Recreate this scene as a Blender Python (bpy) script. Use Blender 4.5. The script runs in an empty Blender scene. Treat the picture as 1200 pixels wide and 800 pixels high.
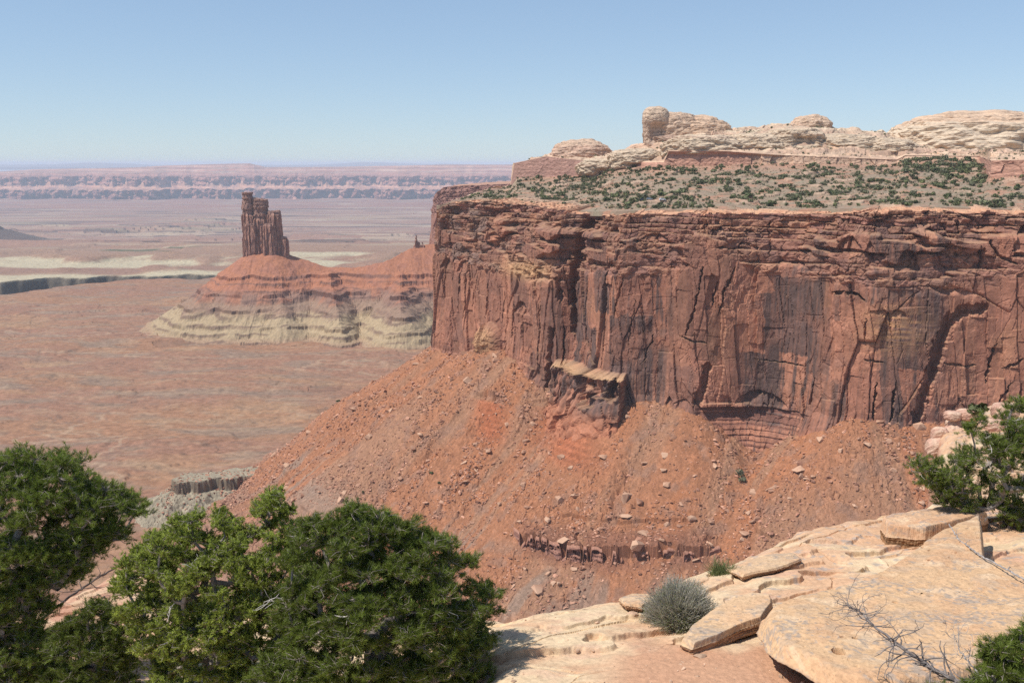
import bpy, math, random
import numpy as np
from math import radians, sin, cos, tan, pi

# ------------------------------------------------------------------ camera, sky, sun, exposure
scn = bpy.context.scene
C = scn.collection
FPX = 1166.7
PITCH = math.atan(208.0 / FPX)
cam_d = bpy.data.cameras.new("camera")
cam_d.sensor_width = 36.0
cam_d.lens = 35.0
cam_d.clip_start = 0.1
cam_d.clip_end = 200000.0
cam = bpy.data.objects.new("camera", cam_d)
C.objects.link(cam)
cam.location = (0, 0, 0)
cam.rotation_euler = (pi / 2 - PITCH, 0, 0)
scn.camera = cam

SUN_EL = radians(58)
SUN_AZ = radians(-112)          # clockwise from +Y (the view direction): from the left and a little behind
world = bpy.data.worlds.new("World")
scn.world = world
world.use_nodes = True
wn = world.node_tree
bg = wn.nodes["Background"]
sky = wn.nodes.new("ShaderNodeTexSky")
sky.sky_type = 'NISHITA'
sky.sun_disc = False
sky.sun_elevation = SUN_EL
sky.sun_rotation = SUN_AZ
sky.altitude = 1500
sky.air_density = 1.0
sky.dust_density = 0.1
sky.ozone_density = 3.0
# the photograph's sky is pale and even: compress the sky's own gradient and tint it slightly
_vm = wn.nodes.new("ShaderNodeVectorMath"); _vm.operation = 'SCALE'; _vm.inputs["Scale"].default_value = 2.9
_gm = wn.nodes.new("ShaderNodeGamma"); _gm.inputs[1].default_value = 0.57
_ti = wn.nodes.new("ShaderNodeVectorMath"); _ti.operation = 'MULTIPLY'; _ti.inputs[1].default_value = (.885, 1.01, 1.15)
wn.links.new(sky.outputs[0], _vm.inputs[0]); wn.links.new(_vm.outputs[0], _gm.inputs[0])
wn.links.new(_gm.outputs[0], _ti.inputs[0]); wn.links.new(_ti.outputs[0], bg.inputs[0])
bg.inputs[1].default_value = 0.127
sd = bpy.data.lights.new("sun", 'SUN')
sd.energy = 5.0
sd.angle = radians(0.5)
sd.color = (1.0, 0.955, 0.89)
sun = bpy.data.objects.new("sun", sd)
C.objects.link(sun)
sun.rotation_euler = (pi / 2 - SUN_EL, 0, pi - SUN_AZ) 
sun.location = (0, 0, 400)
scn.view_settings.view_transform = 'Standard'
scn.view_settings.look = 'None'
scn.view_settings.gamma = 1.0
scn.view_settings.exposure = 0.0
scn.view_settings.use_curve_mapping = False
scn.cycles.use_denoising = False
scn.cycles.max_bounces = 5
scn.cycles.diffuse_bounces = 3
scn.cycles.glossy_bounces = 1
scn.cycles.transmission_bounces = 2
scn.cycles.volume_bounces = 1
scn.cycles.transparent_max_bounces = 4

# ------------------------------------------------------------------ numeric helpers
CP, SP = cos(PITCH), sin(PITCH)


def slope_v(v):
    """z/y of a ray through photo row v (1200 x 800)"""
    b = (400.0 - np.asarray(v, float)) / FPX
    return (-SP + b * CP) / (CP + b * SP)


def vz(v, D):
    return D * slope_v(v)


def tx(u, v=300.0):
    """x/y of a ray through photo point u, v"""
    b = (400.0 - np.asarray(v, float)) / FPX
    return (np.asarray(u, float) - 600.0) / FPX / (CP + b * SP)


def at(u, v, D):
    return np.array([tx(u, v) * D, D, vz(v, D)])


def lerp(a, b, t):
    return a + (b - a) * t


def sm(a, b, x):
    t = np.clip((x - a) / (b - a), 0, 1)
    return t * t * (3 - 2 * t)


def hsh(ix, iy, seed=0):
    h = (ix.astype(np.int64) * 374761393 + iy.astype(np.int64) * 668265263 + seed * 974634777) & 0xFFFFFFFF
    h = ((h ^ (h >> 13)) * 1274126177) & 0xFFFFFFFF
    h = ((h ^ (h >> 16)) * 2246822519) & 0xFFFFFFFF
    return h ^ (h >> 15)


def hr(ix, iy, seed=0):
    return (hsh(ix, iy, seed) & 0xFFFFFF).astype(np.float32) / 16777216.0


def vn(x, y, seed=0):
    """gradient noise, about -0.7..0.7"""
    x, y = np.broadcast_arrays(np.asarray(x, float), np.asarray(y, float))
    xi = np.floor(x); yi = np.floor(y)
    fx = (x - xi).astype(np.float32); fy = (y - yi).astype(np.float32)
    xi = xi.astype(np.int64); yi = yi.astype(np.int64)
    wx = fx * fx * fx * (fx * (fx * 6 - 15) + 10); wy = fy * fy * fy * (fy * (fy * 6 - 15) + 10)

    def g(dx, dy):
        a = hr(xi + dx, yi + dy, seed) * 6.2831853
        return np.cos(a) * (fx - dx) + np.sin(a) * (fy - dy)
    return lerp(lerp(g(0, 0), g(1, 0), wx), lerp(g(0, 1), g(1, 1), wx), wy)


def fbm(x, y, seed=0, o=4, gain=0.5, lac=2.03):
    r = 0; a = 1.0
    x = np.asarray(x, float); y = np.asarray(y, float)
    for k in range(o):
        r = r + a * vn(x, y, seed + k * 17)
        x = x * lac + 3.7; y = y * lac - 1.9; a *= gain
    return r


def ridged(x, y, seed=0, o=4):
    r = 0; a = 0.5
    for k in range(o):
        r = r + a * (1 - 2 * np.abs(vn(x, y, seed + k * 31)))
        x = x * 2.1 + 5.1; y = y * 2.1 + 1.3; a *= 0.5
    return r


def voro(x, y, seed=0, jit=0.9):
    """f1, f2 - f1, random id in 0..1, second random, offset from the cell point"""
    x, y = np.broadcast_arrays(np.asarray(x, float), np.asarray(y, float))
    xi = np.floor(x); yi = np.floor(y)
    fx = (x - xi).astype(np.float32); fy = (y - yi).astype(np.float32)
    xi = xi.astype(np.int64); yi = yi.astype(np.int64)
    f1 = np.full(fx.shape, 9., np.float32); f2 = f1.copy()
    rid = np.zeros_like(f1); r2 = np.zeros_like(f1); ox = np.zeros_like(f1); oy = np.zeros_like(f1)
    for dy in (-1, 0, 1):
        for dx in (-1, 0, 1):
            h = hsh(xi + dx, yi + dy, seed)
            px = ((h & 0xFFF).astype(np.float32) / 4096. - .5) * jit + .5 + dx
            py = (((h >> 12) & 0xFFF).astype(np.float32) / 4096. - .5) * jit + .5 + dy
            ddx = fx - px; ddy = fy - py
            d = ddx * ddx + ddy * ddy
            m = d < f1
            f2 = np.where(m, f1, np.minimum(f2, d))
            f1 = np.where(m, d, f1)
            rr = ((h >> 8) & 0xFFFF).astype(np.float32) / 65536.
            rid = np.where(m, rr, rid)
            r2 = np.where(m, ((h * 40503 >> 7) & 0xFFFF).astype(np.float32) / 65536., r2)
            ox = np.where(m, ddx, ox); oy = np.where(m, ddy, oy)
    f1 = np.sqrt(f1); f2 = np.sqrt(f2)
    return f1, f2 - f1, rid, r2, ox, oy


def in_poly(u, v, P):
    P = np.array(P, float); n = len(P); c = np.zeros(len(u), bool)
    j = n - 1
    for i in range(n):
        xi, yi = P[i]; xj, yj = P[j]
        c ^= ((yi > v) != (yj > v)) & (u < (xj - xi) * (v - yi) / (yj - yi + 1e-12) + xi)
        j = i
    return c


def mixc(a, b, m):
    m = np.asarray(m)[..., None]
    return a * (1 - m) + b * m


def rects(x, y, w, h, seed=0):
    """straight edged jointed slabs: two random numbers per slab and the distance to its nearest edge"""
    xc = x / w; i = np.floor(xc); ii = i.astype(np.int64)
    b0 = i + .6 * (hr(ii, ii * 0, seed) - .5); b1 = i + 1 + .6 * (hr(ii + 1, ii * 0, seed) - .5)
    i = np.where(xc < b0, i - 1, np.where(xc > b1, i + 1, i)); ii = i.astype(np.int64)
    b0 = i + .6 * (hr(ii, ii * 0, seed) - .5); b1 = i + 1 + .6 * (hr(ii + 1, ii * 0, seed) - .5)
    hh = h * (.6 + .8 * hr(ii, ii * 0, seed + 1)); yc = y / hh + hr(ii, ii * 0, seed + 2) * 7
    j = np.floor(yc); jj = j.astype(np.int64)
    e = np.minimum(np.minimum(xc - b0, b1 - xc) * w, np.minimum(yc - j, j + 1 - yc) * hh)
    return hr(ii, jj, seed + 3), hr(ii, jj, seed + 4), e, (xc - b0) / (b1 - b0) - .5, yc - j - .5


def colr(*c):
    return np.array(c, float)


def tone(col, sat=1.0, val=1.0):
    l = (col @ np.array([.3, .55, .15]))[..., None]
    return (l + (col - l) * sat) * val


def blur(a, n):
    """repeated box blur over an n-cell window"""
    for ax in (0, 1):
        for _ in range(2):
            p = np.pad(a, [(n, n) if i == ax else (0, 0) for i in range(2)], mode='edge')
            c = np.cumsum(p, axis=ax)
            c = np.insert(c, 0, 0, axis=ax)
            w = 2 * n + 1
            if ax == 0: a = (c[w:] - c[:-w]) / w
            else: a = (c[:, w:] - c[:, :-w]) / w
    return a


def bright(col, k):
    return col * np.asarray(k)[..., None]


# ------------------------------------------------------------------ object helpers
def tag(o, label=None, cat=None, group=None, kind=None):
    if label: o['label'] = label
    if cat: o['category'] = cat
    if group: o['group'] = group
    if kind: o['kind'] = kind
    return o


def link(name, me, mat=None, parent=None):
    o = bpy.data.objects.new(name, me)
    C.objects.link(o)
    if mat: me.materials.append(mat)
    if parent: o.parent = parent
    return o


def mesh_from(name, V, Fq, col=None, smooth=False, nside=4, fcol=None):
    me = bpy.data.meshes.new(name)
    V = np.ascontiguousarray(V, np.float32).reshape(-1, 3)
    Fq = np.ascontiguousarray(Fq, np.int32).reshape(-1, nside)
    me.vertices.add(len(V)); me.vertices.foreach_set("co", V.ravel())
    me.loops.add(Fq.size); me.loops.foreach_set("vertex_index", Fq.ravel())
    me.polygons.add(len(Fq))
    me.polygons.foreach_set("loop_start", np.arange(0, Fq.size, nside, dtype=np.int32))
    me.polygons.foreach_set("use_smooth", np.full(len(Fq), smooth, bool))
    if col is not None:
        a = me.attributes.new("Col", 'FLOAT_COLOR', 'POINT')
        cc = np.ones((len(V), 4), np.float32); cc[:, :3] = np.clip(np.asarray(col).reshape(-1, 3), 0, 1)
        a.data.foreach_set("color", cc.ravel())
    if fcol is not None:
        a = me.attributes.new("Col", 'FLOAT_COLOR', 'CORNER')
        cc = np.ones((len(Fq), nside, 4), np.float32); cc[:, :, :3] = np.clip(fcol, 0, 1)[:, None, :]
        a.data.foreach_set("color", cc.ravel())
    me.update(calc_edges=True)
    return me


def grid_faces(nr, nc, mask=None, flip=False, wrap=False):
    r = np.arange(nr - 1)[:, None]
    c = np.arange(nc if wrap else nc - 1)[None, :]
    c2 = (c + 1) % nc
    q = np.stack([r * nc + c, r * nc + c2, (r + 1) * nc + c2, (r + 1) * nc + c], -1)
    if flip: q = q[..., ::-1]
    if mask is not None: return q[mask]
    return q.reshape(-1, 4)


def grid_obj(name, X, col, mat, mask=None, flip=False, smooth=False, wrap=False, parent=None):
    nr, nc = X.shape[:2]
    me = mesh_from(name, X, grid_faces(nr, nc, mask, flip, wrap), col, smooth)
    return link(name, me, mat, parent)


# ------------------------------------------------------------------ materials
def rock_mat(name, grain=1.0, bump=0.3, scale=0.8, rough=0.95, amt=0.25, dist=0.5, scale2=None):
    """base colour from the mesh's strata colours, broken by fine procedural grain"""
    m = bpy.data.materials.new(name); m.use_nodes = True
    n = m.node_tree.nodes; l = m.node_tree.links
    p = n["Principled BSDF"]
    p.inputs["Roughness"].default_value = rough
    p.inputs["Specular IOR Level"].default_value = 0.15
    a = n.new("ShaderNodeAttribute"); a.attribute_name = "Col"
    tc = n.new("ShaderNodeTexCoord")
    nz = n.new("ShaderNodeTexNoise"); nz.inputs["Scale"].default_value = scale; nz.inputs["Detail"].default_value = 6; nz.inputs["Roughness"].default_value = 0.65
    l.new(tc.outputs["Object"], nz.inputs["Vector"])
    mr = n.new("ShaderNodeMapRange"); mr.inputs[1].default_value = 0.3; mr.inputs[2].default_value = 0.7
    mr.inputs[3].default_value = 1 - amt; mr.inputs[4].default_value = 1 + amt
    l.new(nz.outputs[0], mr.inputs[0])
    mx = n.new("ShaderNodeVectorMath"); mx.operation = 'SCALE'
    l.new(a.outputs["Color"], mx.inputs[0]); l.new(mr.outputs[0], mx.inputs["Scale"])
    l.new(mx.outputs[0], p.inputs["Base Color"])
    nb = n.new("ShaderNodeTexNoise"); nb.inputs["Scale"].default_value = scale2 or scale * 1.7; nb.inputs["Detail"].default_value = 8; nb.inputs["Roughness"].default_value = 0.7
    l.new(tc.outputs["Object"], nb.inputs["Vector"])
    b = n.new("ShaderNodeBump"); b.inputs["Strength"].default_value = bump; b.inputs["Distance"].default_value = dist
    l.new(nb.outputs[0], b.inputs["Height"]); l.new(b.outputs[0], p.inputs["Normal"])
    return m


M_CLIFF = rock_mat("cliff_rock", scale=0.5, bump=0.45, dist=0.6, amt=0.22)
M_TALUS = rock_mat("talus_rubble", scale=1.1, bump=0.5, dist=0.5, amt=0.28)
M_BASIN = rock_mat("basin_soil", scale=0.13, bump=0.4, dist=2.5, amt=0.3)
M_FAR = rock_mat("far_rock", scale=0.02, bump=0.3, dist=12.0, amt=0.12)
M_SLICK = rock_mat("slickrock", scale=0.45, bump=0.4, dist=0.7, amt=0.2)
M_NEAR = rock_mat("near_sandstone", scale=22.0, bump=0.45, dist=0.02, amt=0.18, scale2=38)
M_STONE = rock_mat("boulder_rock", scale=1.5, bump=0.5, dist=0.3, amt=0.25)
# ------------------------------------------------------------------ main mesa: foot line of the cliff
ZF = -149.0


def dens(pts, step):
    P = np.array(pts, float)
    L = np.r_[0, np.cumsum(np.hypot(*np.diff(P, axis=0).T))]
    s = np.arange(0, L[-1], step)
    return np.stack([np.interp(s, L, P[:, 0]), np.interp(s, L, P[:, 1])], 1), s


def smooth1(a, n):
    k = np.hanning(n + 2)[1:-1]; k /= k.sum()
    p = np.pad(a, ((n // 2, n - 1 - n // 2), (0, 0)), mode='edge')
    return np.stack([np.convolve(p[:, i], k, mode='valid') for i in range(a.shape[1])], 1)


foot_uv = [(507, 403), (522, 404.5), (545, 409), (575, 416), (605, 425), (630, 434), (652, 438), (672, 437), (690, 447), (720, 455),
           (745, 456), (775, 458), (800, 462), (830, 464), (865, 463), (900, 465), (940, 471), (975, 479), (1010, 484), (1060, 486),
           (1110, 487), (1150, 488), (1210, 492), (1290, 500)]
vis = []
for u, v in foot_uv:
    D = ZF / slope_v(v)
    vis.append((tx(u, v) * D, D))
back = [(430, 1500), (180, 1330), (30, 1130), (-28, 960), (-50, 880)]
fw = [(380, 500), (470, 430), (520, 300)]
FP, FS = dens(back + vis + fw, 1.0)
FP = smooth1(FP, 23)
_t = np.gradient(FP, axis=0); _t = smooth1(_t, 31); _t /= np.linalg.norm(_t, axis=1)[:, None]
FN = np.stack([_t[:, 1], -_t[:, 0]], 1)            # outward, towards the camera side
FU = 600 + FPX * (FP[:, 0] / FP[:, 1]) * (CP + SP * (400 - 430) / FPX)
i_nose = int(np.argmin(np.hypot(FP[:, 0] - vis[0][0], FP[:, 1] - vis[0][1])))
i_end = int(np.argmin(np.hypot(FP[:, 0] - vis[-1][0], FP[:, 1] - vis[-1][1])))
_us = FU[i_nose:i_end]; _ss = FS[i_nose:i_end]
_us = np.maximum.accumulate(_us + np.arange(len(_us)) * 1e-6)


def s_of(u): return np.interp(u, _us, _ss)


def u_of(s):
    return np.interp(s, _ss, _us)


def fu(s, pts):
    """value given at photo columns, as a function of arclength"""
    a = np.array(pts, float)
    return np.interp(s, s_of(a[:, 0]), a[:, 1])


def Dfoot(s): return np.interp(s, FS, FP[:, 1])


def z_at(u, v, extra=0.0):
    s = s_of(u)
    return float(vz(v, Dfoot(s) + extra))


RIM = [(507, 243), (520, 239), (535, 236), (560, 235), (580, 238), (620, 243), (650, 249), (700, 252), (760, 250), (830, 249), (900, 250), (1000, 248), (1060, 246), (1130, 248), (1200, 250), (1280, 252)]
KAY = [(507, 297), (560, 312), (600, 322), (640, 330), (700, 320), (760, 322), (800, 312), (850, 304), (900, 318), (950, 326), (1000, 336), (1060, 338), (1120, 345), (1200, 325)]
SB = [(507, 3), (540, 8), (590, 17), (640, 20), (700, 15), (800, 15), (900, 17), (1000, 15), (1200, 15)]


def rimz(s):
    D = Dfoot(s)
    on = (s >= FS[i_nose])
    sc = np.clip(s, FS[i_nose], FS[i_end])
    return vz(fu(sc, RIM), Dfoot(sc) + fu(sc, SB))


def kayz(s):
    sc = np.clip(s, FS[i_nose], FS[i_end])
    return vz(fu(sc, KAY), Dfoot(sc) + 2)


# ---- bedding table
rs = np.random.RandomState(5)
_b = [-100.0]
while _b[-1] < -10: _b.append(_b[-1] + (rs.choice([2.0, 5.0, 7.5, 9.5]) if _b[-1] < -58 else rs.choice([1.0, 1.8, 3.0, 4.6, 7.0], p=[.2, .22, .22, .2, .16])))
BEDS = np.array(_b)
BR = rs.rand(len(BEDS) + 2)


def poly_dist(S, Z, pts):
    """distance of every grid point from a polyline, in metres"""
    P = np.array(pts, float); best = np.full(S.shape, 1e9)
    for a, b in zip(P[:-1], P[1:]):
        dx, dz = b - a
        t = np.clip(((S - a[0]) * dx + (Z - a[1]) * dz) / (dx * dx + dz * dz + 1e-9), 0, 1)
        best = np.minimum(best, np.hypot(S - a[0] - t * dx, Z - a[1] - t * dz))
    return best


def cliff_offset(S, Z, seed=0, feats=True):
    """outward displacement and colour masks of a cliff face at arclength S, height Z"""
    zk = kayz(S) if feats else np.full(S.shape, -84.0)
    zr = rimz(S) if feats else np.full(S.shape, -40.0)
    sbt = (fu(np.clip(S, FS[i_nose], FS[i_end]), SB) if feats else np.full(S.shape, 12.0))
    wS = S + 3.0 * fbm(S / 40, Z / 45, seed + 3, 2) + 0.45 * fbm(S / 5, Z / 6, seed + 5, 3)
    wZ = Z + 3.0 * fbm(S / 40, Z / 30, seed + 9, 3)
    kz = sm(-2.0, 1.5, Z - zk + 5 * fbm(S / 18, Z / 30, seed + 11, 3))      # 1 in the ledgy upper beds
    kz = kz * (1 - .85 * sm(.06, .16, fbm(S / 42 + .02 * Z, Z / 13, seed + 12, 3)) * sm(-9, -15, Z - zr)) if feats else kz
    d = np.zeros(S.shape)
    # --- buttresses
    d += 5.5 * fbm(S / 70, Z / 400, seed + 21, 2) + 1.0 * fbm(S / 22, Z / 120, seed + 22, 2)
    # --- massive wall: tall panels, joints, spalls
    f1, e, r, r2, ox, oy = voro(wS / 19, wZ / 75, seed + 31)
    m = (r - .5) * 3.2 + ox * (r2 - .5) * 5.0 + oy * (r - .5) * 4
    crack = np.exp(-(e * 15 / 0.4) ** 2) * 1.5 * (r2 > .62)
    g1, ge, gr, gr2, gx, gy = voro(wS / 6 + 7 + wZ / 60, wZ / 24, seed + 41)
    sp2 = sm(.08, .4, fbm(S / 20, Z / 30, seed + 42, 3) + .35 * sm(-118, -150, Z) - .02)
    m += ((gr - .5) * 1.5 + gx * (gr2 - .5) * 1.6 + gy * (gr - .5) * 1.2) * (.12 + .88 * sp2)
    crack += np.exp(-(ge * 5.5 / 0.25) ** 2) * 0.5 * (gr2 > .8)
    q1, q2, qe, qx, qy = rects(wS + .12 * wZ, wZ, 9.0, 30.0, seed + 44)
    m += (q1 - .5) * 1.7 + qx * (q2 - .5) * 1.6 - np.exp(-(qe / .22) ** 2) * .55 * (q2 > .45)
    q1, q2, qe, qx, qy = rects(wS - .2 * wZ, wZ, 4.2, 11.0, seed + 47)
    m += ((q1 - .5) * 1.1 - np.exp(-(qe / .2) ** 2) * .3 * (q2 > .75)) * (.06 + .94 * sm(.1, .35, fbm(S / 24, Z / 24, seed + 48, 2)))
    h1, he, hr_, hr2, hx, hy = voro(wS / 2.3 + 3, wZ / 4.4 + 9, seed + 51)
    spall = sm(0.1, 0.5, fbm(S / 26, Z / 26, seed + 53, 2) + .1)
    m += (hr_ - .5) * (0.06 + 0.8 * spall)
    m += (0.10 + .3 * sp2) * fbm(S / 2.2, Z / 3.0, seed + 57, 3) + .25 * fbm(S / 7, Z / 9, seed + 58, 2)
    m -= crack
    m -= 0.03 * (Z - (-149)) * 0.8
    # low part more broken, with a little outward batter
    lowm = sm(-118, -150, Z)
    m += lowm * 2.0 + lowm * (gr2 - .5) * 1.6
    # --- ledgy upper part
    zq = Z + 4.5 * fbm(S / 110, Z / 90, seed + 61, 2) + 2.2 * (voro(S / 24, Z / 200, seed + 75)[2] - .5) + .6 * fbm(S / 11, Z / 9, seed + 62, 3)
    bi = np.clip(np.searchsorted(BEDS, zq) - 1, 0, len(BEDS) - 2)
    bf = np.clip((zq - BEDS[bi]) / (BEDS[bi + 1] - BEDS[bi]), 0, 1)
    bt = BEDS[bi + 1] - BEDS[bi]
    frac = np.clip((BEDS[bi] - zk) / np.maximum(zr - zk, 5), 0, 1)
    k = -sbt * frac ** 0.9
    k += 4.2 * vn(S / 21, bi * 3.3, seed + 63) + 2.6 * vn(S / 8, bi * 5.7, seed + 64) + 3.0 * fbm(S / 13, Z / 12, seed + 60, 3) + 2.2 * (voro(wS / 11, wZ / 9, seed + 74)[2] - .5)
    kc = (wS + 2.5 * vn(S / 4, Z / 3, seed + 68)) / (3.5 + 7 * BR[bi] + bt * 0.9) + bi * 17.3
    ki = np.floor(kc); kf = kc - ki
    kr = hr(ki.astype(np.int64), bi.astype(np.int64), seed + 65); kr2 = hr(ki.astype(np.int64), bi.astype(np.int64), seed + 66)
    k += (kr - .5) * (2.0 - 1.0 * sm(3, 7, bt)) * np.clip(bt / 3, .5, 1.2)
    edge = np.minimum(kf, 1 - kf) * (3.5 + 7 * BR[bi])
    k -= np.exp(-(edge / .3) ** 2) * (0.2 + 1.6 * (kr2 > .7))
    k -= np.abs(2 * bf - 1) ** 5 * 0.6
    weak = (BR[bi + 1] > .72)
    k -= weak * (1.6 + 1.2 * kr)
    k -= (bf < .22) * (1.1 * (kr2 > .5))
    k += 0.5 * fbm(S / 1.6, Z / 1.2, seed + 67, 2)
    # irregular collapsed patches that break the beds
    v1, ve, vr, vr2, vx, vy = voro(wS / 4.5 + 31, wZ / 3.2, seed + 71)
    brk = sm(-.12, 0.2, fbm(S / 26, Z / 12, seed + 73, 3) + (0.16 if feats else 0) * sm(40, -40, S - s_of(640) if feats else S))
    k += brk * ((vr - .5) * 3.2 + vx * (vr2 - .5) * 3 - np.exp(-(ve * 4 / .4) ** 2) * .8)
    # upper wall: big jointed blocks, thin beds only towards the top
    wb = sm(-20, -11, Z - zr + 4 * fbm(S / 30, Z / 30, seed + 76, 2)) if feats else 1.0
    qS = wS + 2.0 * vn(S / 5, Z / 4, seed + 77)
    c1 = voro(qS / 9.5, (wZ + 1.2 * vn(S / 9, Z / 9, seed + 79)) / 5.2, seed + 78)
    zc1 = Z - c1[5] * 5.2
    fr1 = np.clip((zc1 - zk) / np.maximum(zr - zk, 5), 0, 1)
    kb = -sbt * fr1 ** .9 + (c1[2] - .5) * 4.4 + c1[4] * (c1[3] - .5) * 5 + c1[5] * (c1[2] - .5) * 4 - np.exp(-(c1[1] * 6 / .45) ** 2) * (.5 + 1.3 * (c1[3] > .6))
    kb += .35 * fbm(S / 2, Z / 1.5, seed + 80, 3) + 2.5 * fbm(S / 25, Z / 16, seed + 81, 2) - 2.2 * sm(.12, .3, fbm(S / 14, Z / 6, seed + 82, 2)) - .5 * (bf < .15)
    k = k * (.74 + .26 * wb) + kb * .26 * (1 - wb)
    k -= 1.8
    d += m * (1 - kz) + k * kz
    aux = dict(wb=wb, c1=c1, kz=kz, r=r, gr=gr, hr=hr_, kr=kr, bi=bi, spall=spall, brk=brk, bf=bf, crack=crack, zk=zk, wS=wS, wZ=wZ)
    return d, aux


CR = [  # joints: photo polyline, half width m, depth m
    ([(672, 262), (670, 300), (669, 340), (672, 385)], 2.1, 9), ([(671, 300), (673, 398)], 1.4, 7),
    ([(707, 300), (704, 340), (704, 430)], .7, 4), ([(727, 325), (720, 350), (716, 372)], .6, 2.5),
    ([(646, 385), (645, 420), (644, 452)], 1.6, 6), ([(560, 320), (556, 372)], .5, 2.5), ([(601, 352), (600, 395)], .8, 4),
    ([(543, 302), (541, 360)], .7, 3.5), ([(533, 290), (531, 350)], .5, 3), ([(522, 300), (519, 350)], .5, 2.5),
    ([(625, 322), (627, 345)], 1.8, 5), ([(652, 330), (655, 350)], 1.6, 3),
    ([(515, 262), (513, 300)], .8, 4), ([(527, 250), (526, 286)], 1.0, 4), ([(548, 300), (549, 350), (547, 372)], .8, 5), ([(553, 258), (551, 290)], 1.0, 4), ([(572, 330), (570, 372)], .6, 4), ([(590, 340), (588, 380)], .7, 4), ([(613, 360), (612, 412)], .8, 5), ([(632, 355), (634, 430)], .8, 5), ([(660, 380), (661, 436)], .7, 4), ([(683, 330), (682, 420)], .6, 4),
    ([(1145, 361), (1122, 364), (1108, 378), (1100, 402), (1092, 440), (1084, 458), (1077, 486)], 2.5, 6),
    ([(1008, 352), (1000, 345), (985, 340), (968, 342)], 1.2, 4), ([(957, 440), (955, 472)], 1.3, 4), ([(829, 428), (826, 448), (819, 468)], 1.9, 5),
    ([(1029, 446), (1026, 490)], .7, 3.5), ([(1051, 445), (1046, 492)], .8, 4), ([(884, 419), (910, 423), (945, 428)], .5, 2),
    ([(1166, 400), (1160, 418), (1155, 448)], .7, 3), ([(1200, 418), (1188, 425), (1176, 430)], .8, 3), ([(1188, 445), (1176, 462), (1172, 480)], .8, 3),
    ([(1106, 423), (1130, 428), (1145, 427)], .7, 2), ([(820, 312), (812, 360), (800, 395)], .7, 2.5), ([(838, 330), (832, 362)], .6, 2.5),
    ([(858, 310), (846, 340), (840, 370)], .8, 3), ([(796, 392), (812, 400), (828, 401)], .8, 2.5), ([(742, 350), (735, 400)], .4, 1.5),
    ([(765, 390), (752, 425)], .5, 2), ([(1012, 420), (1035, 424)], .6, 2), ([(1010, 372), (1012, 396)], .5, 1.6), ([(690, 380), (689, 428)], .5, 2.5),
    ([(1150, 280), (1160, 300), (1185, 310)], .9, 3), ([(890, 262), (895, 300)], .7, 2), ([(1120, 250), (1122, 275)], .8, 3), ([(1145, 290), (1143, 316)], 1.0, 3),
]
AL = [  # alcoves: u centre, v top, v bottom, half width px, depth
    (1058, 293, 317, 17, 5.5), (982, 277, 293, 18, 4), (1192, 264, 294, 16, 6), (893, 455, 470, 34, 3.5), (610, 351, 366, 10, 4.5),
    (592, 258, 270, 12, 3), (1045, 362, 369, 14, 2.5), (612, 256, 266, 9, 3.5), (545, 304, 318, 6, 4), (524, 302, 314, 8, 3.5),
    (1105, 290, 300, 14, 2.5), (1165, 262, 270, 22, 2.5), (940, 262, 268, 20, 2.5), (1010, 283, 300, 7, 2.5), (655, 338, 348, 7, 3),
    (700, 268, 276, 12, 2.5), (760, 274, 281, 14, 2.5), (735, 288, 296, 9, 2.5), (870, 285, 292, 14, 2.5), (575, 272, 282, 9, 3), (640, 262, 268, 7, 3),
    (845, 266, 272, 16, 2.5), (1020, 258, 266, 26, 3.0), (1130, 262, 269, 12, 2.5), (920, 306, 312, 18, 2.5), (1085, 268, 277, 10, 3),
]
DZ = 0.3
S0, S1 = FS[i_nose] - 200, FS[i_end] + 30
sa = np.concatenate([np.arange(S0, FS[i_nose] - 12, 1.6), np.arange(FS[i_nose] - 12, S1, 0.45)])
zbot = -190.0
nz_ = 520
tt = np.linspace(0, 1, nz_)
S = np.repeat(sa[None, :], nz_, 0)
zr = rimz(sa)
zr = zr + 0.9 * fbm(sa / 14, 0 * sa, 77, 3) + 0.8 * np.floor(2.2 * fbm(sa / 9, 0 * sa + 4, 78, 2))
Z = zbot + (zr[None, :] - zbot) * tt[:, None]
d, A = cliff_offset(S, Z, 0, True)
for pts, w, dep in CR:
    q = [(s_of(u), z_at(u, v, 4)) for u, v in pts]
    s0, s1 = min(p[0] for p in q) - w * 4, max(p[0] for p in q) + w * 4
    c0, c1 = np.searchsorted(sa, [s0, s1])
    thin = w < 1.5
    dep = dep * 1.35; w = w * 1.2
    za = min(p[1] for p in q); zb = max(p[1] for p in q); sa_ = min(p[0] for p in q); sb_ = max(p[0] for p in q)
    tap = np.clip(1.15 - np.maximum(np.abs(Z[:, c0:c1] - (za + zb) / 2) / max((zb - za) / 2, 1.5), np.abs(S[:, c0:c1] - (sa_ + sb_) / 2) / max((sb_ - sa_) / 2, 1.5)) ** 3, .15, 1) if thin else 1.0
    ww = (w * .75 if thin else w) * tap * (1 + (1.1 if thin else .6) * fbm(S[:, c0:c1] / 3, Z[:, c0:c1] / 4, 91, 3))
    pd = poly_dist(S[:, c0:c1] + (1.8 if thin else 1.2) * fbm(S[:, c0:c1] / 6, Z[:, c0:c1] / 5, 92, 4), Z[:, c0:c1] + .8 * fbm(S[:, c0:c1] / 4, Z[:, c0:c1] / 4, 90, 3), q)
    ww = np.maximum(ww, .12)
    d[:, c0:c1] -= dep * (1 - sm(0.55, 1.45, pd / ww))
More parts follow.
